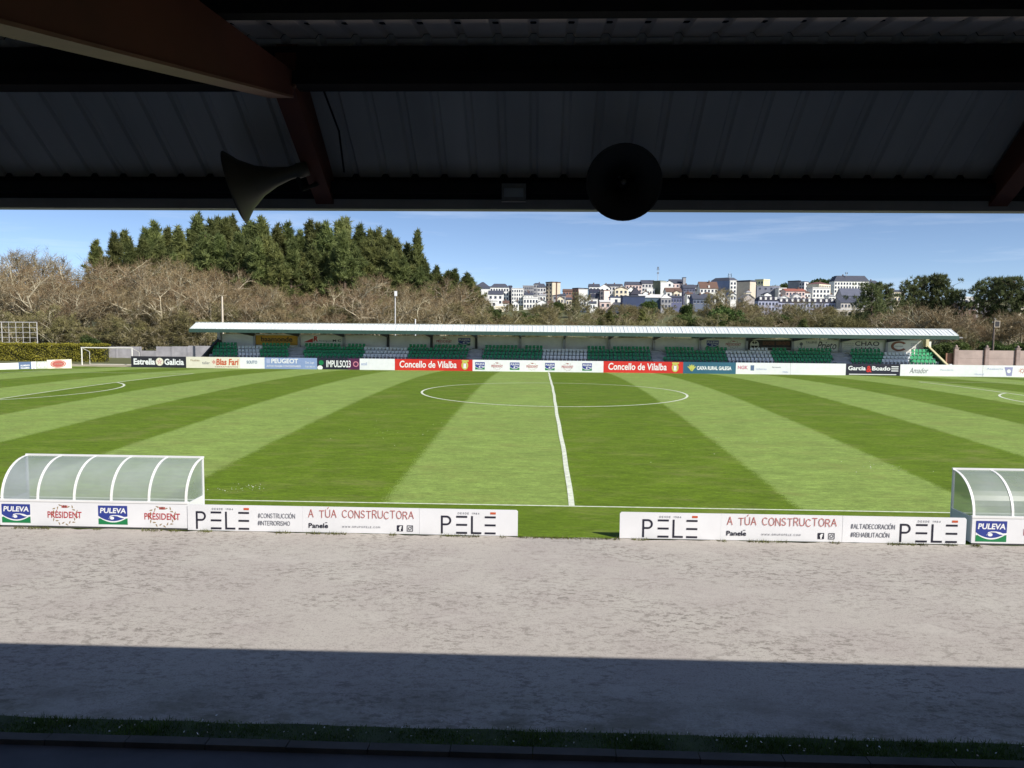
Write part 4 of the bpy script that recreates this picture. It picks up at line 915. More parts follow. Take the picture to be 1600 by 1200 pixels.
BARE = [proto(gen_bare(11+i, 11, sp, 3400, .040, tf, ri), TWIG, BARK, 'bare_tree') for i, (sp, tf, ri) in enumerate(((1., .28, .55), (1.15, .22, .5), (.85, .3, .7), (1.1, .2, .6), (.95, .25, .8)))]
SCRUB = [proto(gen_bare(31+i, 6, 1.1, 3800, .05, .1, .7), TWIG2, BARK, 'scrub') for i in range(3)]
PINES = [proto(gen_pine(51+i, 22, w, b, n, 22), PINE_L, PINE_B, 'pine') for i, (w, b, n) in enumerate(((4.6, .30, 84), (4.0, .26, 88), (5.2, .34, 80), (3.6, .22, 84), (4.8, .3, 92)))]
STONE = [proto(gen_pine(71+i, 14, w, b, n, 26, True), STONE_L, PINE_B, 'stone_pine') for i, (w, b, n) in enumerate(((4.4, .50, 46), (3.8, .46, 44), (4.8, .36, 60)))]
BUSH = [proto(gen_bush(91+i, 5, 5, 5200, .34, 12), BUSH_L, PINE_B, 'bush') for i in range(3)]
PALE = [proto(gen_bush(97+i, 5, 5, 5200, .8, 12, 'twig'), TWIG2, BARK, 'pale_bush') for i in range(2)]

def tree_at(name, protos, H0, px, ptop, Y, label, cat, group, wide=1.):
    x = X_at(px, Y, ptop); zt = Z_at(px, ptop, Y); z0 = ground_z(x, Y); s = max((zt-z0)/H0, .15)
    return plant(name, rnd.choice(protos), label, cat, group, x, Y, s*wide, s)
# pine wood: silhouette of its tops, left to right
for px, pt, Y in ((152, 372, 138), (173, 359, 140)):
    tree_at('pine_tree', [PINES[3], PINES[1]], 22, px, pt, Y, 'dark pine standing apart at the left end of the pine wood', 'tree', 'pines standing apart on the left')
tops = [(205, 352), (222, 345), (240, 334), (256, 348), (270, 355), (285, 342), (300, 350), (312, 331), (328, 338), (345, 329), (360, 334), (372, 331), (388, 338), (402, 342), (415, 330), (430, 345), (448, 340), (465, 352), (482, 332), (498, 342), (514, 336), (532, 334), (548, 336), (563, 340), (578, 350), (592, 352), (606, 352), (618, 362), (634, 372), (655, 390), (668, 398), (682, 408), (694, 416)]
for i, (px, pt) in enumerate(tops):
    for row in range(2):
        tree_at('pine_tree', PINES, 22, px+rnd.uniform(-5, 5)+row*6, pt+(rnd.uniform(2, 9) if row == 0 else rnd.uniform(22, 50)), (148, 132)[row]+rnd.uniform(-6, 6), 'tall dark green pine in the dense wood behind the left half of the stand', 'tree', 'pines of the dense wood', 1.08)
tree_at('pine_tree', [PINES[3]], 22, 650, 356, 146, 'slim pine poking above the right slope of the pine wood', 'tree', None, .8)
for px, pt in ((700, 424), (714, 418), (727, 424), (738, 434), (748, 448), (690, 432)):
    tree_at('pine_tree', PINES, 22, px, pt, 150+rnd.uniform(-6, 6), 'lower pine at the right end of the wood, next to the town', 'tree', 'lower pines at the right end of the wood', 1.35)
for px, pt, Y in ((757, 462, 170), (764, 470, 160), (776, 486, 135), (768, 496, 120)):
    tree_at('young_pine', PINES, 22, px, pt, Y, 'small dark pine between the bare trees and the first white houses', 'tree', 'small pines by the first houses', 1.5)
# bare trees, three rows
bare_top = lambda px: float(np.interp(px, [-60, 30, 60, 90, 150, 210, 270, 330, 380, 430, 480, 540, 570, 600, 640, 680, 720, 750, 772], [415, 412, 404, 425, 418, 410, 412, 414, 440, 440, 455, 438, 428, 442, 445, 438, 448, 466, 488]))
for row, (Y, n) in enumerate(((122, 26), (108, 26), (95, 26))):
    for i in range(n):
        px = -50+(i+.5)*820/n+rnd.uniform(-9, 9)
        if px > 765: continue
        pt = bare_top(px)+(0, 12, 30)[row]+rnd.uniform(-4, 12)
        if px > 640 and row == 2 and rnd.random() < .3: continue
        lab = ('leafless grey-brown tree among the bare trees left of the stand', 'leafless brown tree in the belt behind the stand roof')[px > 300]
        tree_at('bare_tree', BARE, 11.2, px, pt, Y+rnd.uniform(-5, 5), lab, 'tree', ('bare trees left of the stand', 'bare trees behind the stand')[px > 300], 1.1)
tree_at('bare_tree', [BARE[1]], 11.2, 58, 400, 118, 'tall leafless tree fanning against the sky at the far left', 'tree', None)
# undergrowth
for i in range(34):
    px = -40+i*11.5+rnd.uniform(-5, 5); tree_at('shrub', SCRUB, 6, px, 500+rnd.uniform(-8, 16), 91+rnd.uniform(-3, 4), 'twiggy brown shrub at the foot of the bare trees', 'shrub', 'twiggy shrubs under the bare trees', 1.4)
for i in range(16):
    px = 330+i*28+rnd.uniform(-8, 8); tree_at('shrub', SCRUB, 6, px, 490+rnd.uniform(-8, 10), 96+rnd.uniform(-4, 4), 'twiggy brown shrub showing over the stand roof', 'shrub', 'twiggy shrubs behind the stand roof', 1.4)
tree_at('evergreen_bush', BUSH, 5, 140, 519, 82, 'green bush growing over the right end of the hedge', 'bush', None, 1.)
tree_at('evergreen_bush', BUSH, 5, 234, 546, 86, 'dark green bush filling the notch of the grey wall', 'bush', None, 1.1)

# hedge
yh = 75.5; hx0, hx1 = X_at(-60, yh, 550), X_at(163, yh, 550); hz = Z_at(60, 538, yh)
t = thing('hedge', 'long clipped yellow-green hedge behind the boards on the left', 'hedge', ((hx0+hx1)/2, yh+.8, 0))
rng = np.random.default_rng(5); n = 26000
P = np.stack([rng.uniform(hx0, hx1, n), yh+1.6*rng.random(n)**2, rng.uniform(-.15, hz, n)], 1)
tp = rng.random(n) < .3; P[tp, 2] = hz+rng.normal(size=tp.sum())*.07; P[tp, 1] = yh+rng.uniform(0, 1.6, tp.sum())
P[:, 1] += .10*np.sin(P[:, 0]*1.9)+.08*np.sin(P[:, 2]*4+P[:, 0]); P[:, 2] += .06*np.sin(P[:, 0]*2.7)
P[:, 0] += (P[:, 0] > hx1-.4)*rng.normal(size=n)*.15
V, F = quads(rng, P, rng.uniform(.10, .22, n)); link('foliage', arr_mesh('hedge_foliage', V-np.array(t.location), F, HEDGE_L), t)
mb = MB(); mb.box(hx0, yh+.25, -.2, hx1-.2, yh+1.4, hz-.2); part('dark_core', mb, M('hedge_inside', (.03, .032, .012), .9), t)  # solid dark box filling the hedge behind its leaves

# trees right of the town
for px, pt, Y, w, lab in ((1366, 444, 128, 1.15, 'bushy dark pine in front of the last white apartment block'), (1381, 446, 134, 1.1, 'bushy dark pine in front of the last white apartment block'),
                          (1430, 440, 140, 1.2, 'dark spreading pine in the clump right of the town'), (1452, 434, 142, 1., 'dark spreading pine in the clump right of the town'), (1474, 431, 140, 1.1, 'dark spreading pine in the clump right of the town'), (1492, 455, 136, 1., 'dark spreading pine in the clump right of the town'),
                          (1540, 441, 132, 1.05, 'tall umbrella pine in the clump at the far right'), (1562, 436, 134, 1.1, 'tall umbrella pine in the clump at the far right'), (1584, 436, 130, 1.1, 'tall umbrella pine in the clump at the far right'), (1604, 450, 128, 1.2, 'tall umbrella pine in the clump at the far right'), (1640, 446, 132, 1.2, 'tall umbrella pine in the clump at the far right')):
    tree_at('umbrella_pine', STONE if px > 1400 else [STONE[2]], 14, px, pt, Y, lab, 'tree', lab.replace('dark', 'pines,').split(' in ')[0]+' group '+('a' if px < 1400 else 'b' if px < 1500 else 'c'), w*.78)
for i in range(30):
    px = 1385+i*9+rnd.uniform(-5, 5); pt = float(np.interp(px, [1385, 1420, 1455, 1490, 1520, 1600, 1660], [500, 492, 476, 492, 500, 496, 490]))+rnd.uniform(-4, 10)
    tree_at('bare_tree', BARE, 11.2, px, pt, rnd.choice((96, 104, 114)), 'leafless olive-brown tree behind the right end of the stand', 'tree', 'bare trees behind the right end of the stand', 1.25)
for i in range(14):
    px = 1470+i*15+rnd.uniform(-5, 5); tree_at('evergreen_bush', BUSH+SCRUB[:1], 5, px, 528+rnd.uniform(-6, 8), 84+rnd.uniform(0, 6), 'low green and brown bush behind the panel wall', 'bush', 'bushes behind the panel wall', 1.2)

# valley between the stand and the town
valley = 'scrub and trees of the valley below the town'
for i in range(60):
    px = 785+rnd.random()*520; tree_at('scrub_tree', SCRUB+PALE[:1], 6, px, 478+rnd.uniform(-3, 8), rnd.uniform(330, 410), 'small leafless scrub on the slope at the foot of the town', 'tree', 'scrub at the foot of the town', 1.6)
for i in range(95):
    px = 765+rnd.random()*640; Y = rnd.choice((125, 145, 170, 200, 240, 290, 340)); base = {125: 498, 145: 494, 170: 490, 200: 486, 240: 482, 290: 480, 340: 478}[Y]
    pr, H0, nm, lab, w = rnd.choice(((SCRUB, 6, 'scrub_tree', 'leafless olive-brown tree in the valley below the town', 1.4), (PALE, 5, 'pale_bush', 'pale olive bush in the valley below the town', 1.2), (BARE, 11.2, 'bare_tree', 'leafless brown tree in the valley below the town', 1.3), (SCRUB, 6, 'scrub_tree', 'leafless olive-brown tree in the valley below the town', 1.5), (BUSH, 5, 'evergreen_bush', 'dark green bush in the valley below the town', 1.0)))
    tree_at(nm, pr, H0, px, base+rnd.uniform(-3, 10), Y+rnd.uniform(-6, 6), lab, 'tree' if 'tree' in nm else 'bush', lab.split(' in ')[0]+'s of the valley', w)
for px, pt, Y, pr, H0, nm, lab, w in (
    (1112, 484, 130, BUSH, 5, 'evergreen_tree', 'dense dark green tree just above the stand roof, left one of three', 1.0), (1133, 476, 133, BUSH, 5, 'evergreen_tree', 'dense bright green tree, tallest of three above the stand roof', .95), (1154, 486, 128, BUSH, 5, 'evergreen_tree', 'dense green tree, right one of three above the stand roof', 1.0),
    (1137, 455, 230, BARE, 11.2, 'bare_tree', 'tall pale leafless tree in front of the beige tower block', 1.1), (1127, 462, 220, SCRUB, 6, 'scrub_tree', 'tall thin leafless tree left of the pale one by the beige tower', 1.), (1205, 478, 190, BARE, 11.2, 'bare_tree', 'round leafless tree in front of the lilac apartment block', 1.4), (1235, 474, 200, BARE, 11.2, 'bare_tree', 'wide leafless tree in front of the long dormered building', 1.5), (1258, 480, 190, SCRUB, 6, 'scrub_tree', 'leafless tree at the right side of the wide one', 1.4),
    (1252, 497, 115, PINES, 22, 'cypress', 'dark narrow conifer poking up behind the stand roof', 2.2), (945, 484, 140, PINES, 22, 'conifer', 'dark conifer in front of the navy building, left one', 1.5), (1004, 482, 150, PINES, 22, 'conifer', 'dark conifer in front of the navy building, right one', 1.5), (901, 462, 330, SCRUB, 6, 'scrub_tree', 'leafless tree below the square white-sided block', 1.4), (985, 476, 260, PALE, 5, 'pale_bush', 'pale grey leafless tree against the navy building', 1.),
    (833, 490, 150, BUSH, 5, 'evergreen_bush', 'dark green bush below the white gable house', .9), (870, 470, 330, BUSH, 5, 'evergreen_tree', 'green tree beside the pinkish small house', 1.), (1073, 470, 300, BUSH, 5, 'evergreen_tree', 'dark tree in front of the purple-blue house', .8), (1013, 468, 320, BUSH, 5, 'evergreen_tree', 'dark tree at the right corner of the navy building', .9)):
    tree_at(nm, pr, H0, px, pt, Y, lab, 'bush' if 'bush' in nm else 'tree', None, w)
for px, pt in ((1214, 443), (1221, 442), (1229, 445), (1286, 434), (1292, 433), (1299, 437), (1272, 436)):
    tree_at('evergreen_tree', BUSH, 5, px, pt, 760, 'small dark tree on the skyline behind the town', 'tree', 'skyline trees behind the town', 1.1)

# ------------------------------------------------------------------ the town on the hill
GLASS = M('window_glass', (.05, .06, .09), .25, .2, 1.); DOOR = M('opening', (.04, .04, .05), .6)
_wm = {}
def wallmat(rgb):
    if rgb not in _wm: _wm[rgb] = M('render_'+'_'.join(map(str, rgb)), lin(rgb), .85, .10, .35)
    return _wm[rgb]
SLATE = (74, 78, 92); BRN = (108, 84, 74)
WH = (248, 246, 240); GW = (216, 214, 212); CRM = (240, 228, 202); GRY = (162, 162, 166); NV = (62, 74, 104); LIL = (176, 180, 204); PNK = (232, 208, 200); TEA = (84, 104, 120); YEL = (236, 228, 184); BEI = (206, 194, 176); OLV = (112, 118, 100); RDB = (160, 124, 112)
def building(x0, x1, ye, yr, Y, wall, roofc, roof, cols, rows, label, split=None, cat='building', depth=12., wall2=None, dormers=0, side_cols=0):
    k = (Y-EYE[1])
    pc = (x0+x1)/2; xa, xb = X_at(x0, Y, ye), X_at(x1, Y, ye); xm = (xa+xb)/2; z0 = ground_z(xm, Y)-1.5; ze = Z_at(pc, ye, Y); zr_ = Z_at(pc, yr, Y); H = ze-z0
    t = thing('house' if cat == 'house' else 'building', label, cat, (xm, Y, z0))
    if split is None: Lf, Ld, rot = xb-xa, depth, 0.
    else:
        xs = X_at(split, Y, ye); rot = R(-50); Lf = (xs-xa)/math.cos(rot); Ld = (xb-xs)/math.sin(-rot)
    Ld = max(Ld, 1.); Lf = max(Lf, 1.)
    # local frame: corner c, u along the front, d into the depth
    if split is None: c = np.array([xa-xm, 0.]); u = np.array([1., 0.]); d = np.array([0., 1.])
    else:
        c = np.array([X_at(split, Y, ye)-xm, 0.]); u = np.array([-math.cos(rot), -math.sin(rot)]); d = np.array([-math.sin(rot)*1., math.cos(rot)])
        u = np.array([-math.cos(R(50)), math.sin(R(50))]); d = np.array([math.sin(R(50)), math.cos(R(50))])
    def pt(a, b, z): q = c+u*a+d*b; return (q[0], q[1], z)
    mb = MB()
    fp = [pt(0, 0, 0), pt(Lf, 0, 0), pt(Lf, Ld, 0), pt(0, Ld, 0)]
    if split is not None: fp = fp[::-1]
    mb.prism(fp, (0, 0, H))
    if wall2: mb.m = [0, 0, 0, 0, 0, 0]
    gab = zr_-ze
    if roof == 'gy': mb.prism([pt(0, .02, H), pt(Lf, .02, H), pt(Lf/2, .02, H+gab)], tuple(np.append(d*(Ld-.04), 0)))
    if roof == 'gx':
        mb.prism([pt(.02, 0, H), pt(.02, Ld, H), pt(.02, Ld/2, H+gab)], tuple(np.append(u*(Lf-.04), 0)))
    link('wall', mb.mesh('wall', wallmat(wall)), t)
    o_ = .35; rb = MB()
    if roof == 'flat':
        for q in ((-.2, -.2, Lf+.2, .1), (-.2, Ld-.1, Lf+.2, Ld+.2), (-.2, .1, .1, Ld-.1), (Lf-.1, .1, Lf+.2, Ld-.1)):
            p4 = [pt(q[0], q[1], H), pt(q[2], q[1], H), pt(q[2], q[3], H), pt(q[0], q[3], H)]; rb.prism(p4 if split is None else p4[::-1], (0, 0, max(gab, .4)))
        p4 = [pt(.1, .1, H+.02), pt(Lf-.1, .1, H+.02), pt(Lf-.1, Ld-.1, H+.02), pt(.1, Ld-.1, H+.02)]; rb.quad(*p4)
    elif roof == 'gx':
        for s0, s1 in ((-o_, Ld/2), (Ld+o_, Ld/2)):
            sl = gab/(Ld/2); zz = H-sl*o_
            rb.prism([pt(-o_, s0, zz+.05), pt(Lf+o_, s0, zz+.05), pt(Lf+o_, s1, H+gab+.05), pt(-o_, s1, H+gab+.05)], (0, 0, .22))
    elif roof == 'gy':
        for s0, s1 in ((-o_, Lf/2), (Lf+o_, Lf/2)):
            sl = gab/(Lf/2); zz = H-sl*o_
            rb.prism([pt(s0, -o_, zz+.05), pt(s0, Ld+o_, zz+.05), pt(s1, Ld+o_, H+gab+.05), pt(s1, -o_, H+gab+.05)], (0, 0, .22))
    elif roof == 'shed':
        rb.prism([pt(-o_, -o_, H+.02), pt(-o_, Ld+o_, H+.02), pt(-o_, Ld+o_, H+gab+.3)], tuple(np.append(u*(Lf+2*o_), 0)))
    else:   # hip or mansard
        i_ = min(Lf, Ld)*(.22 if roof == 'mans' else .48); gu, gd = min(i_, Lf*.45), min(i_, Ld*.48)
        lo = [pt(-o_, -o_, H+.02), pt(Lf+o_, -o_, H+.02), pt(Lf+o_, Ld+o_, H+.02), pt(-o_, Ld+o_, H+.02)]; hi = [pt(gu, gd, H+gab), pt(Lf-gu, gd, H+gab), pt(Lf-gu, Ld-gd, H+gab), pt(gu, Ld-gd, H+gab)]
        for i in range(4): rb.quad(lo[i], lo[(i+1) % 4], hi[(i+1) % 4], hi[i])
        rb.quad(*hi); rb.quad(*lo[::-1])
    ro = link('roof', rb.mesh('roof', wallmat(roofc)), t)
    if rnd.random() < .6 and roof != 'flat':
        cb_ = MB(); a = Lf*rnd.uniform(.25, .75); b = Ld*.4; q = pt(a, b, 0); cb_.box(q[0]-.4, q[1]-.4, H+.3, q[0]+.4, q[1]+.4, H+gab+1.1); link('chimney', cb_.mesh('chimney', wallmat(BRN)), ro)
    def windows(n, m, L, dirv, nrm, org, ang):
        if n < 1 or m < 1: return
        vis = (Z_at(pc, ye, Y)-Z_at(pc, YBASE, Y)); hgt = min(H-.6, max(vis, 3.))
        ww = min(1.5, L/n*.55); wh = min(1.7, hgt/m*.55)
        wmb = MB(); wmb.box(-ww/2, -.06, -wh/2, ww/2, .05, wh/2, 0)
        wmb.box(-ww/2-.12, -.14, -wh/2-.16, ww/2+.12, -.005, -wh/2-.012, 1)
        me = wmb.mesh('window', [GLASS, wallmat(GW)])
        for i in range(n):
            for j in range(m):
                a = L*(i+.5)/n; z = H-.35-hgt/m*(j+.5); q = org+dirv*a+nrm*.02
                w = link('window', me, t, (q[0], q[1], z)); w.rotation_euler = (0, 0, ang)
    YBASE = ye+max(6, (rows*3.1)*FPX/k)
    if split is None: windows(cols, rows, Lf, u, -d, c, 0.)
    else:
        windows(cols, rows, Lf, u, -d, c, math.atan2(-u[1], -u[0]))
        windows(side_cols, rows, Ld, d, -u, c, math.atan2(d[1], d[0]))
    if dormers:
        for i in range(dormers):
            dm = MB(); q = pt(Lf*(i+.5)/dormers, 0, 0); dm.box(q[0]-.55, q[1]+.35, H+.25, q[0]+.55, q[1]+2.2, H+1.7); dm.prism([(q[0]-.75, q[1]+.2, H+1.71), (q[0]+.75, q[1]+.2, H+1.71), (q[0], q[1]+.2, H+2.3)], (0, 2., 0))
            link('dormer', dm.mesh('dormer', wallmat(WH)), ro)
    return t
B = building
B(741, 766, 449, 440, 590, GRY, SLATE, 'hip', 4, 2, 'grey slate-roofed house just right of the pine wood skyline', cat='house')
B(752, 767, 451, 446.5, 560, WH, SLATE, 'shed', 0, 0, 'white windowless house end under the first slate roof', cat='house')
B(766, 795, 449, 443, 540, WH, SLATE, 'mans', 7, 4, 'white apartment block with a rounded slate roof, leftmost in town')
B(794.5, 799.5, 447, 446, 545, SLATE, SLATE, 'flat', 1, 4, 'narrow dark stair tower between two white apartment blocks')
B(799.5, 817.5, 451, 450, 535, WH, GW, 'flat', 5, 5, 'white flat-roofed apartment block with a grid of dark windows')
B(763, 785.5, 460, 454, 480, WH, SLATE, 'gx', 3, 2, 'white house with a slate gable roof below the rounded-roof block', cat='house')
B(759, 776, 470.5, 469, 465, WH, GW, 'flat', 2, 1, 'low white house in front of the slate gable house', cat='house')
B(774, 787, 480, 478, 430, CRM, CRM, 'flat', 0, 0, 'small cream shed lowest on the left of town', cat='shed', depth=6)
B(817, 836, 447, 446, 660, GRY, GRY, 'flat', 6, 3, 'distant grey slab block behind the white houses')
B(834, 846, 444, 442, 640, GRY, SLATE, 'mans', 3, 3, 'distant grey block left of the tall beige tower')
B(840, 853, 449, 443, 560, GW, SLATE, 'mans', 3, 4, 'white and grey block with dark roof touching the beige tower')
B(853, 876, 441.5, 440, 560, (206, 194, 172), BRN, 'flat', 2, 6, 'tall tower block with a grey left face and beige right face', split=863, side_cols=0)
B(868.6, 870, 441, 440.4, 552, BRN, BRN, 'flat', 0, 0, 'dark vertical service shaft on the beige tower', depth=2)
B(819, 833, 461, 457.5, 500, WH, SLATE, 'gx', 3, 1, 'small white roofed house behind the ledged white house', cat='house')
B(818, 841, 466, 464.5, 470, WH, WH, 'flat', 5, 2, 'long white house with two rows of windows and a ledge', cat='house')
B(840, 856, 473, 468.5, 455, WH, SLATE, 'gy', 3, 2, 'white gable house with dark windows above the bushes', cat='house')
B(856, 864.5, 474, 471, 450, PNK, BRN, 'gx', 2, 1, 'small pinkish house beside the white gable house', cat='house')
B(864, 884, 462, 459, 560, GRY, SLATE, 'gx', 3, 1, 'low grey house at the foot of the beige tower', cat='house')
B(880, 897, 455, 451.5, 610, RDB, BRN, 'gx', 4, 1, 'row of red-brown houses left of the square white-sided block', cat='house')
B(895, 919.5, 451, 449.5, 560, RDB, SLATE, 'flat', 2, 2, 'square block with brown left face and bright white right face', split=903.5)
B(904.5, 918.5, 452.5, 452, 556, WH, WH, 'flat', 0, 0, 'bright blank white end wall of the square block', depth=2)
B(921, 937, 448, 443.5, 555, WH, SLATE, 'gx', 3, 1, 'white house with a dark roof above the dark slate block', cat='house')
B(921, 938, 452.5, 451.5, 520, (66, 68, 88), SLATE, 'flat', 3, 2, 'dark slate-coloured block right of the square white-sided block')
B(920, 934, 468, 467, 490, WH, GW, 'flat', 2, 1, 'low white wall-like house under the dark slate block', cat='house')
B(937, 953, 449, 444, 560, WH, BRN, 'gy', 2, 1, 'white gable house with a brown roof near the skyline', cat='house')
B(938, 953, 454, 453, 515, PNK, BRN, 'flat', 1, 2, 'pale corner house with a brown shaded right side', split=944)
B(951, 972, 447, 443.5, 585, GW, SLATE, 'gx', 4, 3, 'pale grey house with a lit white gable under the skyline', cat='house')
B(961, 981, 452, 448.5, 535, CRM, BRN, 'gy', 3, 2, 'cream house with a brown roof left of the pointed dark roof', cat='house')
B(978, 1003, 445, 440, 600, PNK, SLATE, 'gx', 5, 2, 'pinkish terraced houses under a long slate roof on the skyline', cat='house')
B(981, 992, 453, 448, 545, WH, SLATE, 'gy', 2, 2, 'white steep-gabled house behind the pointed dark roof', cat='house')
B(986, 1002, 460, 449, 475, SLATE, (60, 60, 72), 'hip', 0, 0, 'pointed dark slate roof rising behind the navy building', cat='house')
B(973, 1008, 463.5, 462, 430, NV, SLATE, 'flat', 0, 0, 'large plain navy blue building above the shrubs')
B(954, 972, 465, 463, 445, WH, NV, 'flat', 1, 1, 'small white house attached to the left of the navy building', cat='house')
B(938, 954, 472, 469, 440, PNK, GW, 'gx', 2, 1, 'low pink house with a pale roof beside the green lawn', cat='house')
B(1003, 1023, 443, 437.5, 600, GW, SLATE, 'gx', 4, 3, 'grey-white houses below the radio mast', cat='house')
B(1011, 1023, 453, 451, 560, WH, WH, 'flat', 3, 2, 'white house with balconies below the radio mast', cat='house')
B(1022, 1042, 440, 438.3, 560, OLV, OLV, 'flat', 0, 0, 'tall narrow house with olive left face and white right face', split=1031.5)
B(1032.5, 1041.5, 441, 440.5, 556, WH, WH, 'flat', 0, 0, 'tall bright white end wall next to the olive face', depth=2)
B(1041, 1052, 441.5, 438.5, 585, WH, SLATE, 'gy', 1, 3, 'white gable house right of the tall narrow house', cat='house')
B(1049, 1069, 443, 435.5, 610, PNK, SLATE, 'shed', 3, 2, 'beige-pink house with a steep lean-to slate roof', cat='house')
B(1067.5, 1072, 434, 433.5, 608, GRY, SLATE, 'flat', 0, 0, 'narrow grey chimney-like slab beside the lean-to roof', depth=5)
B(1041, 1065, 456, 449.5, 515, WH, BRN, 'gx', 3, 1, 'white house with a broad brown roof in mid hill', cat='house')
B(1068, 1086, 450, 444.5, 535, (98, 100, 122), SLATE, 'gx', 4, 2, 'purple-grey house with a slate roof in mid hill', cat='house')
B(1084, 1101, 449, 445, 590, GW, SLATE, 'gx', 3, 2, 'pale house behind the purple-grey one', cat='house')
B(1091, 1101, 454, 450, 560, WH, BRN, 'gy', 1, 1, 'small white gable house in mid hill', cat='house')
B(1094, 1122, 450.5, 440, 550, WH, BRN, 'gx', 5, 1, 'white house under a tall brown roof with dormer', cat='house', dormers=1)
B(1117, 1157, 438, 433, 590, (122, 138, 170), SLATE, 'mans', 0, 0, 'blue-grey block with white right end and roof aerials', split=1140, side_cols=3)
B(1141, 1156, 439, 438.5, 583, WH, WH, 'flat', 3, 3, 'white balconied face of the blue-grey block', depth=2)
B(1156, 1184, 440, 437.5, 545, BEI, SLATE, 'flat', 0, 0, 'beige tower block with a dark roof band', split=1172)
B(1183, 1206, 438, 436, 650, YEL, YEL, 'flat', 3, 2, 'yellow apartment block on the skyline', split=1193, side_cols=0)
B(1000, 1034, 465, 460, 450, TEA, GW, 'gx', 0, 0, 'teal building with pale roof right of the navy building')
B(1033, 1049, 466, 460, 446, GRY, GW, 'hip', 3, 2, 'grey house with paired windows right of the teal building', cat='house')
B(1048, 1066, 465, 462, 452, (102, 106, 136), SLATE, 'gx', 4, 1, 'violet-blue house right of the grey paired-window house', cat='house')
B(1083, 1116, 467, 459.5, 455, (108, 118, 138), SLATE, 'gx', 6, 1, 'long blue-grey house with a slate roof above the trees', cat='house')
B(1162, 1179, 466, 460, 405, (190, 182, 178), GRY, 'gy', 0, 0, 'plain pale gable house left of the lilac apartments', cat='house')
B(1183, 1219, 447.5, 446.5, 570, (128, 132, 146), GRY, 'flat', 4, 1, 'long grey-blue block right of the beige tower')
B(1185, 1216.5, 470, 462.5, 432, LIL, (52, 52, 66), 'mans', 6, 3, 'lilac apartment block with a dark mansard roof and dormers', dormers=4)
B(1216.5, 1314, 473, 466, 436, LIL, (52, 52, 66), 'mans', 20, 2, 'very long lilac and beige building with a row of white dormers', dormers=11)
B(1217, 1236, 467, 462.5, 470, WH, GW, 'gy', 0, 0, 'white gable roof showing between the two dormered buildings', cat='house')
B(1217, 1229, 451, 449.5, 560, WH, GW, 'flat', 3, 2, 'small white house left of the reddish houses', cat='house')
B(1228, 1258, 455, 451, 515, PNK, (158, 96, 82), 'gx', 6, 2, 'pink houses with red tiled roofs in mid hill', cat='house')
B(1236, 1252, 439.5, 438, 620, GRY, SLATE, 'flat', 0, 0, 'grey tower with a white stripe on the skyline', split=1249)
B(1251, 1266, 440.5, 439.5, 610, GW, SLATE, 'flat', 2, 5, 'tower with white balcony bands beside the striped tower', split=1257, side_cols=1)
B(1266, 1306, 443.5, 440, 570, CRM, (120, 84, 84), 'hip', 0, 4, 'cream apartment block with a grey left face and maroon roof', split=1280, side_cols=6)
B(1270, 1297, 451, 449, 530, WH, GW, 'flat', 5, 2, 'white flat house in front of the cream apartments', cat='house')
B(1304, 1358, 439.5, 430.5, 610, WH, SLATE, 'mans', 12, 3, 'big white building with a dark domed roof and cross finial')
B(1355, 1373, 442.5, 438, 640, GRY, SLATE, 'mans', 3, 2, 'grey-roofed block right of the domed building')
B(1316, 1353, 462, 450.5, 530, (128, 132, 148), (96, 100, 116), 'gx', 6, 1, 'broad grey slate-hung house below the domed building', cat='house')
B(1314, 1351, 473, 465, 428, (206, 200, 194), SLATE, 'gx', 7, 2, 'white arcaded building at the right end of the long dormered one')
B(1292, 1352, 484, 483, 400, (206, 196, 184), GW, 'flat', 9, 1, 'low pale broken wall-like annex below the arcaded building', depth=5)
B(1397, 1414, 456, 453, 510, CRM, SLATE, 'gx', 3, 2, 'cream house glimpsed between the dark pines', cat='house')
B(1498, 1530, 466, 463.5, 470, GW, GW, 'flat', 4, 1, 'flat white-topped house left of the umbrella pines', cat='house')
B(1496, 1526, 476, 474, 420, (146, 120, 108), BRN, 'gx', 4, 1, 'brownish house in front of the flat white-topped one', cat='house')
B(1502, 1514, 500, 498, 200, WH, WH, 'flat', 2, 1, 'small white shed among the bare trees on the right', cat='shed', depth=4)
B(1552, 1564, 481, 478, 420, WH, SLATE, 'gx', 2, 1, 'white house seen through the umbrella pines', cat='house')
B(1592, 1640, 474, 470, 430, CRM, BRN, 'gx', 4, 1, 'cream house at the right edge behind the umbrella pines', cat='house')

for px, ye, yr_, Y, w in ((790, 474, 470, 440, 9), (806, 473, 470, 450, 8), (826, 458, 455, 530, 9), (848, 462, 459, 520, 10), (876, 466, 463, 500, 9), (889, 468, 465, 470, 8), (912, 470, 467, 450, 9), (926, 474, 471, 440, 8), (948, 447, 444, 600, 9), (972, 449, 446, 580, 9), (1010, 458, 455, 500, 10), (1058, 457, 454, 500, 10), (1078, 460, 457, 490, 9), (1106, 459, 456, 500, 9), (1128, 458, 455, 520, 10), (1146, 461, 458, 490, 9), (1170, 457, 454, 540, 8), (1200, 460, 457, 480, 11), (1246, 462, 459, 480, 12), (1262, 458, 455, 520, 9), (1300, 463, 460, 480, 10)):
    B(px-w/2, px+w/2, ye, yr_, Y, rnd.choice((WH, WH, GW, CRM)), rnd.choice((SLATE, BRN, GRY)), rnd.choice(('gx', 'gy', 'hip')), 2, 1, 'small pale house squeezed between larger ones on the hillside', cat='house', depth=8).__setitem__('group', 'small houses filling the hillside')
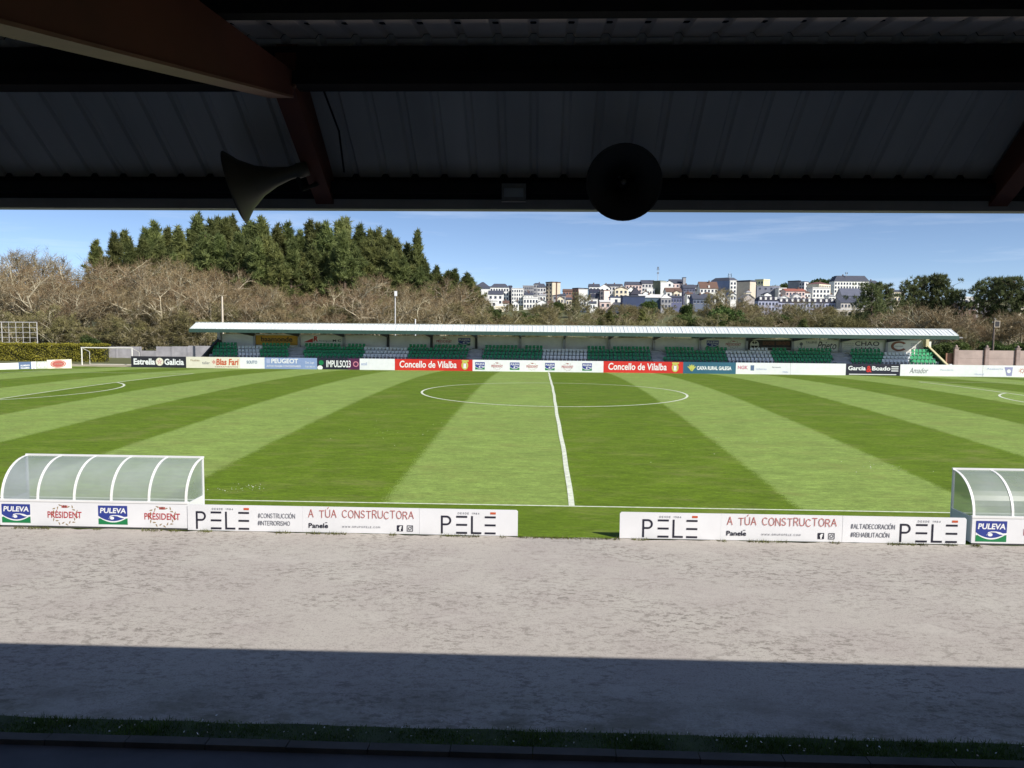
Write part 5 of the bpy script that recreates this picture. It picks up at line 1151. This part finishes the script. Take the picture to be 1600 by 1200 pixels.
def aerial(px, pt, pb, Y, label, arms):
    x = X_at(px, Y, pt); z1, z0 = Z_at(px, pt, Y), Z_at(px, pb, Y); t = thing('radio_mast', label, 'mast', (x, Y, z0))
    mb = MB(); mb.tube([(x, Y, z0), (x, Y, z1)], [.22, .10], 5)
    part('mast', mb, POLE, t); mb = MB()
    for f, w in arms: z = z0+(z1-z0)*f; mb.box(x-w, Y-.15, z-.7, x-w+.35, Y+.15, z+.7); mb.box(x+w-.35, Y-.15, z-.7, x+w, Y+.15, z+.7); mb.box(x-w+.35, Y-.05, z-.05, x+w-.35, Y+.05, z+.05)
    part('antenna', mb, DARKSTEEL, t)
aerial(1028.3, 416.5, 439, 600, 'tall thin radio mast on the skyline above the town', ((.55, .7), (.8, .8), (.92, .6)))
aerial(1140.5, 425, 434.5, 588, 'small aerial cluster on the roof of the blue-grey block', ((.3, 1.4), (.6, 1.2)))
aerial(1322.7, 425, 431.5, 611, 'small cross finial on the domed building', ((.7, .9),))

# ------------------------------------------------------------------ our own stand: the roof we look out from under
SHEET = M('roof_sheet_underside', (.40, .385, .37), .7, .18, .7, pos=True, stretch=(2, .4, .4)); SHEETW = M('roof_sheet_upper', (.62, .52, .44), .7, .15, .7, pos=True)
STEELD = M('purlin_steel', (.016, .016, .017), .9, .15, spec=.1); RUST = M('rafter_paint', (.10, .024, .010), .65, .2, 2., pos=True); RUST_LIT = M('rafter_paint_lit', (.20, .10, .06), .6, .2, 2., pos=True); BACKWALL = M('stand_back_wall', (.50, .49, .47), .85)
LIP = M('eave_channel', (.20, .20, .205), .55, .12)
own = thing('grandstand', 'dark steel roof and rafters of the stand overhead, seen from below', 'grandstand', (0, -19, 0))
YE, ZE = -15.42, 6.19; YK, ZK = -16.5, 7.20; YBK, ZBK = -23.6, 6.22
X0, X1 = -48., 48.
def corr(ya, za, yb, zb, mat, nm):
    """trapezoid sheet: flat pans with raised ribs running down the slope"""
    mb = MB(); p = .25; k = int((X1-X0)/p)
    for i in range(k):
        x = X0+i*p; xs = [(x, 0), (x+.175, 0), (x+.195, .028), (x+.23, .028), (x+.25, 0)]
        for (a, ha), (b, hb) in zip(xs[:-1], xs[1:]): mb.quad((a, ya, za+ha), (b, ya, za+hb), (b, yb, zb+hb), (a, yb, zb+ha))
    part(nm, mb, mat, own)
corr(YE-.06, ZE+.26, YK-.02, ZK+.03, SHEET, 'roof_sheet'); corr(YK-.03, ZK+.03, YBK, ZBK+.1, SHEETW, 'roof_sheet')
mb = MB(); mb.box(X0, YE-.155, ZE+.08, X1, YE-.135, ZE+.19); mb.box(X0, YE-.075, ZE+.12, X1, YE-.0605, ZE+.31); part('closure_strip', mb, STEELD, own)
mb = MB(); mb.prism([(X0, YK-.35, ZK+.01), (X0, YK-.03, ZK+.085), (X0, YK+.30, ZK-.10), (X0, YK+.30, ZK-.06), (X0, YK-.03, ZK+.13), (X0, YK-.35, ZK+.06)], (X1-X0, 0, 0)); part('ridge_cap', mb, STEELD, own)
mb = MB(); mb.box(X0, YE-.22, ZE+.12, X1, YE-.156, ZE+.21); part('eave_purlin', mb, STEELD, own)
mb = MB(); mb.box(X0, YE-.13, ZE, X1, YE, ZE+.006); mb.box(X0, YE-.006, ZE+.0062, X1, YE, ZE+.115); mb.box(X0, YE-.13, ZE+.0062, X1, YE-.124, ZE+.115); part('eave_channel', mb, LIP, own)
# ridge purlin (two flanges) and the upper purlin
mb = MB(); mb.box(X0, YK-.12, ZK-.31, X1, YK+.06, ZK-.22); mb.box(X0, YK-.02, ZK-.2195, X1, YK+.04, ZK-.02); part('ridge_purlin', mb, STEELD, own)
mb = MB(); mb.box(X0, -17.85, 6.89, X1, -17.75, 7.05); part('purlin', mb, STEELD, own)
mb = MB(); mb.box(X0, -20.55, 6.57, X1, -20.45, 6.70); part('purlin', mb, STEELD, own)
xr1_ = at(505, 300, Y=-15.6)[0]; xr2_ = at(1566, 300, Y=-15.6)[0]; bay = xr2_-xr1_
for k in range(-7, 8):
    x = xr1_+bay*k
    if abs(x) > 47: continue
    w = .075
    rf = MB()
    rf.prism([(x-w, YE-.10, ZE+.02), (x-w, YE-.10, ZE+.24), (x-w, YK, ZK-.0), (x-w, YK-.10, ZK-.32)], (2*w, 0, 0))
    part('rafter', rf, RUST, own)
    # tapering back beam: web, then its bottom flange, coloured paler for the light on it
    yb0 = -23.4; zb0 = 5.24+.62
    s_b = .20
    zk_b = 6.81; ztop = lambda y: ZK-.02-.215*(YK-y)
    zb_l = zk_b-.205*(YK-.1-yb0)
    rb = MB(); rb.prism([(x-w, YK-.101, zk_b), (x-w, YK-.101, 6.985), (x-w, yb0, 6.40), (x-w, yb0, zb_l)], (2*w, 0, 0)); part('back_beam', rb, RUST, own)
    fl = MB(); fl.prism([(x-w-.012, YK-.13, zk_b-.018), (x+w+.012, YK-.13, zk_b-.018), (x+w+.012, yb0, zb_l-.018), (x-w-.012, yb0, zb_l-.018)], (0, 0, .016)); part('flange', fl, RUST_LIT, own)
mb = MB(); mb.box(X0, YBK-.25, 0, X1, YBK, ZBK+.09); part('back_wall', mb, BACKWALL, own)
mb = MB()
for k in range(9): mb.box(X0, YBK+.001*k, -.0, X1, -15.4-.82*k, .45+.38*k)
part('terrace', mb, BACKWALL, own)
mb = MB(); mb.box(X0, -15.4+.002, 0, X1, -15.25, .9); part('front_wall', mb, BACKWALL, own)

part('cable', MB().tube([(xr1_+.22, YE-.35, ZE+.26), (xr1_+.24, -16.0, 6.72), (xr1_+.20, -16.35, 6.98)], .008, 5), STEELD, own)
for k in (0, 1):
    for y, z in ((-16.46, 6.905), (-16.62, 6.875)): part('bolt', MB().lathe([(-.02, .016), (.012, .016), (.02, .001)], (xr1_+.085+bay*k, y, z), (1, 0, 0), 8), RUST_LIT, own)
# horn loudspeakers and a lamp under the eave
HORN = M('horn_grey_green', (.055, .052, .036), .5, .25, 3.); HORNIN = M('horn_inside', (.016, .015, .014), .6)
hc = at(975, 285, Y=-16.15); hr = .285
t = thing('horn_speaker', 'round dark horn loudspeaker seen mouth-on, hanging under the eave on the right', 'loudspeaker', hc, 'horn speakers under the eave')
ax = Vector(EYE-hc).normalized(); ax = (ax+Vector((0.02, 0, -.03))).normalized()
prof = [(-.42, .05), (-.36, .055), (-.25, .07), (-.15, .11), (-.06, .19), (-.01, .27), (0, hr), (.012, hr), (.010, hr-.012), (-.02, .255), (-.07, .18), (-.16, .10), (-.26, .06)]
part('horn', MB().lathe(prof, hc, ax, 40), HORNIN, t, smooth=True)
mb = MB(); mb.lathe([(-.27, .001), (-.12, .02), (-.05, .017), (-.04, .001)], hc, ax, 14); part('driver', mb, M('driver_tip', (.12, .12, .12), .4), t, smooth=True)
bk = Vector(hc)-ax*.40; part('bracket', MB().tube([tuple(bk), (bk.x, bk.y, bk.z+.15), (bk.x, YE-.17, ZE+.2)], .02, 6), STEELD, t)
hb = at(462, 268, Y=-15.95); mouth = at(368, 292, Y=-16.03)
t = thing('horn_speaker', 'grey-green horn loudspeaker seen from the side, on the left rafter', 'loudspeaker', hb, 'horn speakers under the eave')
ax = Vector(mouth-hb); Lh = ax.length; ax.normalize()
prof = [(-.10, .001), (-.10, .055), (-.02, .06), (0, .05), (.1*Lh, .05), (.35*Lh, .075), (.6*Lh, .12), (.82*Lh, .19), (.97*Lh, .265), (Lh, .28), (Lh+.01, .28), (Lh, .268), (.8*Lh, .17), (.4*Lh, .07)]
part('horn', MB().lathe(prof, hb, ax, 40), HORN, t, smooth=True)
part('bracket', MB().tube([tuple(hb), (hb[0]+.05, hb[1], hb[2]-.14), (xr1_, YE-.3, ZE+.18)], .018, 6), STEELD, t)
lc = at(803, 302, Y=-15.62)
t = thing('eave_floodlight', 'small grey rectangular floodlight fixed under the eave left of the round horn', 'floodlight', lc)
mb = MB(); mb.box(lc[0]-.10, lc[1]-.03, lc[2]-.07, lc[0]+.10, lc[1]+.03, lc[2]+.075); part('housing', mb, M('lamp_housing', (.11, .12, .13), .5), t)
mb = MB(); mb.box(lc[0]-.08, lc[1]-.04, lc[2]-.035, lc[0]+.08, lc[1]-.0302, lc[2]+.035); part('lens', mb, M('lamp_lens', (.20, .24, .28), .2), t)

# ------------------------------------------------------------------ grass blades on the near verge, weeds by the boards, daisies
rng = np.random.default_rng(3); n = 26000
P = np.stack([rng.uniform(-11, 9, n), rng.uniform(-13.0, -12.5, n)+rng.normal(size=n)*.03, np.full(n, .0)], 1); P[:, 2] = .012
V, F = blades(rng, P, rng.normal(size=(n, 3))*.45+np.array([0, 0, 1.]), rng.uniform(.03, .07, n)*(1+.35*np.sin(P[:, 0]*2.3+np.sin(P[:, 0]*.9)*3)), rng.uniform(.008, .016, n))
GRASS = leaf_mat('grass_blades', (.045, .085, .015), (.10, .17, .035), 0, .3, 2.)
o = link('grass', arr_mesh('verge_grass', V, F, GRASS)); tag(o, 'short grass on the verge at the bottom', 'grass', kind='stuff')
n = 150; P = np.stack([rng.uniform(-9, 7, n), rng.uniform(-12.95, -12.5, n), rng.uniform(.08, .13, n)], 1); 
for cx_, cy_, k, sx, sy in ((375, 763, 46, .5, .35), (1385, 736, 26, .6, .5), (640, 690, 18, 2, 2), (1120, 700, 14, 2, 2), (460, 640, 10, 2, 2)):
    c_ = at(cx_, cy_, Z=.08); q = np.stack([rng.normal(c_[0], sx, k), rng.normal(c_[1], sy, k), np.zeros(k)], 1); q[:, 2] = [ground_z(0, y)+.03 for y in q[:, 1]]; P = np.concatenate([P, q])
n = len(P); V, F = quads(rng, P, rng.uniform(.02, .04, n)); o = link('daisies', arr_mesh('daisies', V, F, WHITE)); tag(o, 'tiny white daisies in the verge and the pitch', 'flowers', kind='stuff')
n = 5200; ex = rng.uniform(-15, 14, n); clump = (np.sin(ex*1.7)+np.sin(ex*4.1+1)+np.sin(ex*9.3)) > .5
gap = (ex > near_X(809)) & (ex < near_X(968)); keep = clump | gap; ex = ex[keep]; n = len(ex)
P = np.stack([ex, -3.36-np.abs(rng.normal(size=n))*.06, np.full(n, .0)], 1); V, F = blades(rng, P, rng.normal(size=(n, 3))*.6+np.array([0, 0, 1.]), rng.uniform(.03, .10, n), rng.uniform(.012, .025, n))
o = link('weeds', arr_mesh('weeds', V, F, leaf_mat('weed_blades', (.09, .085, .03), (.15, .16, .05), 0, .2, 3.))); tag(o, 'dry weeds along the foot of the white boards', 'weeds', kind='stuff')
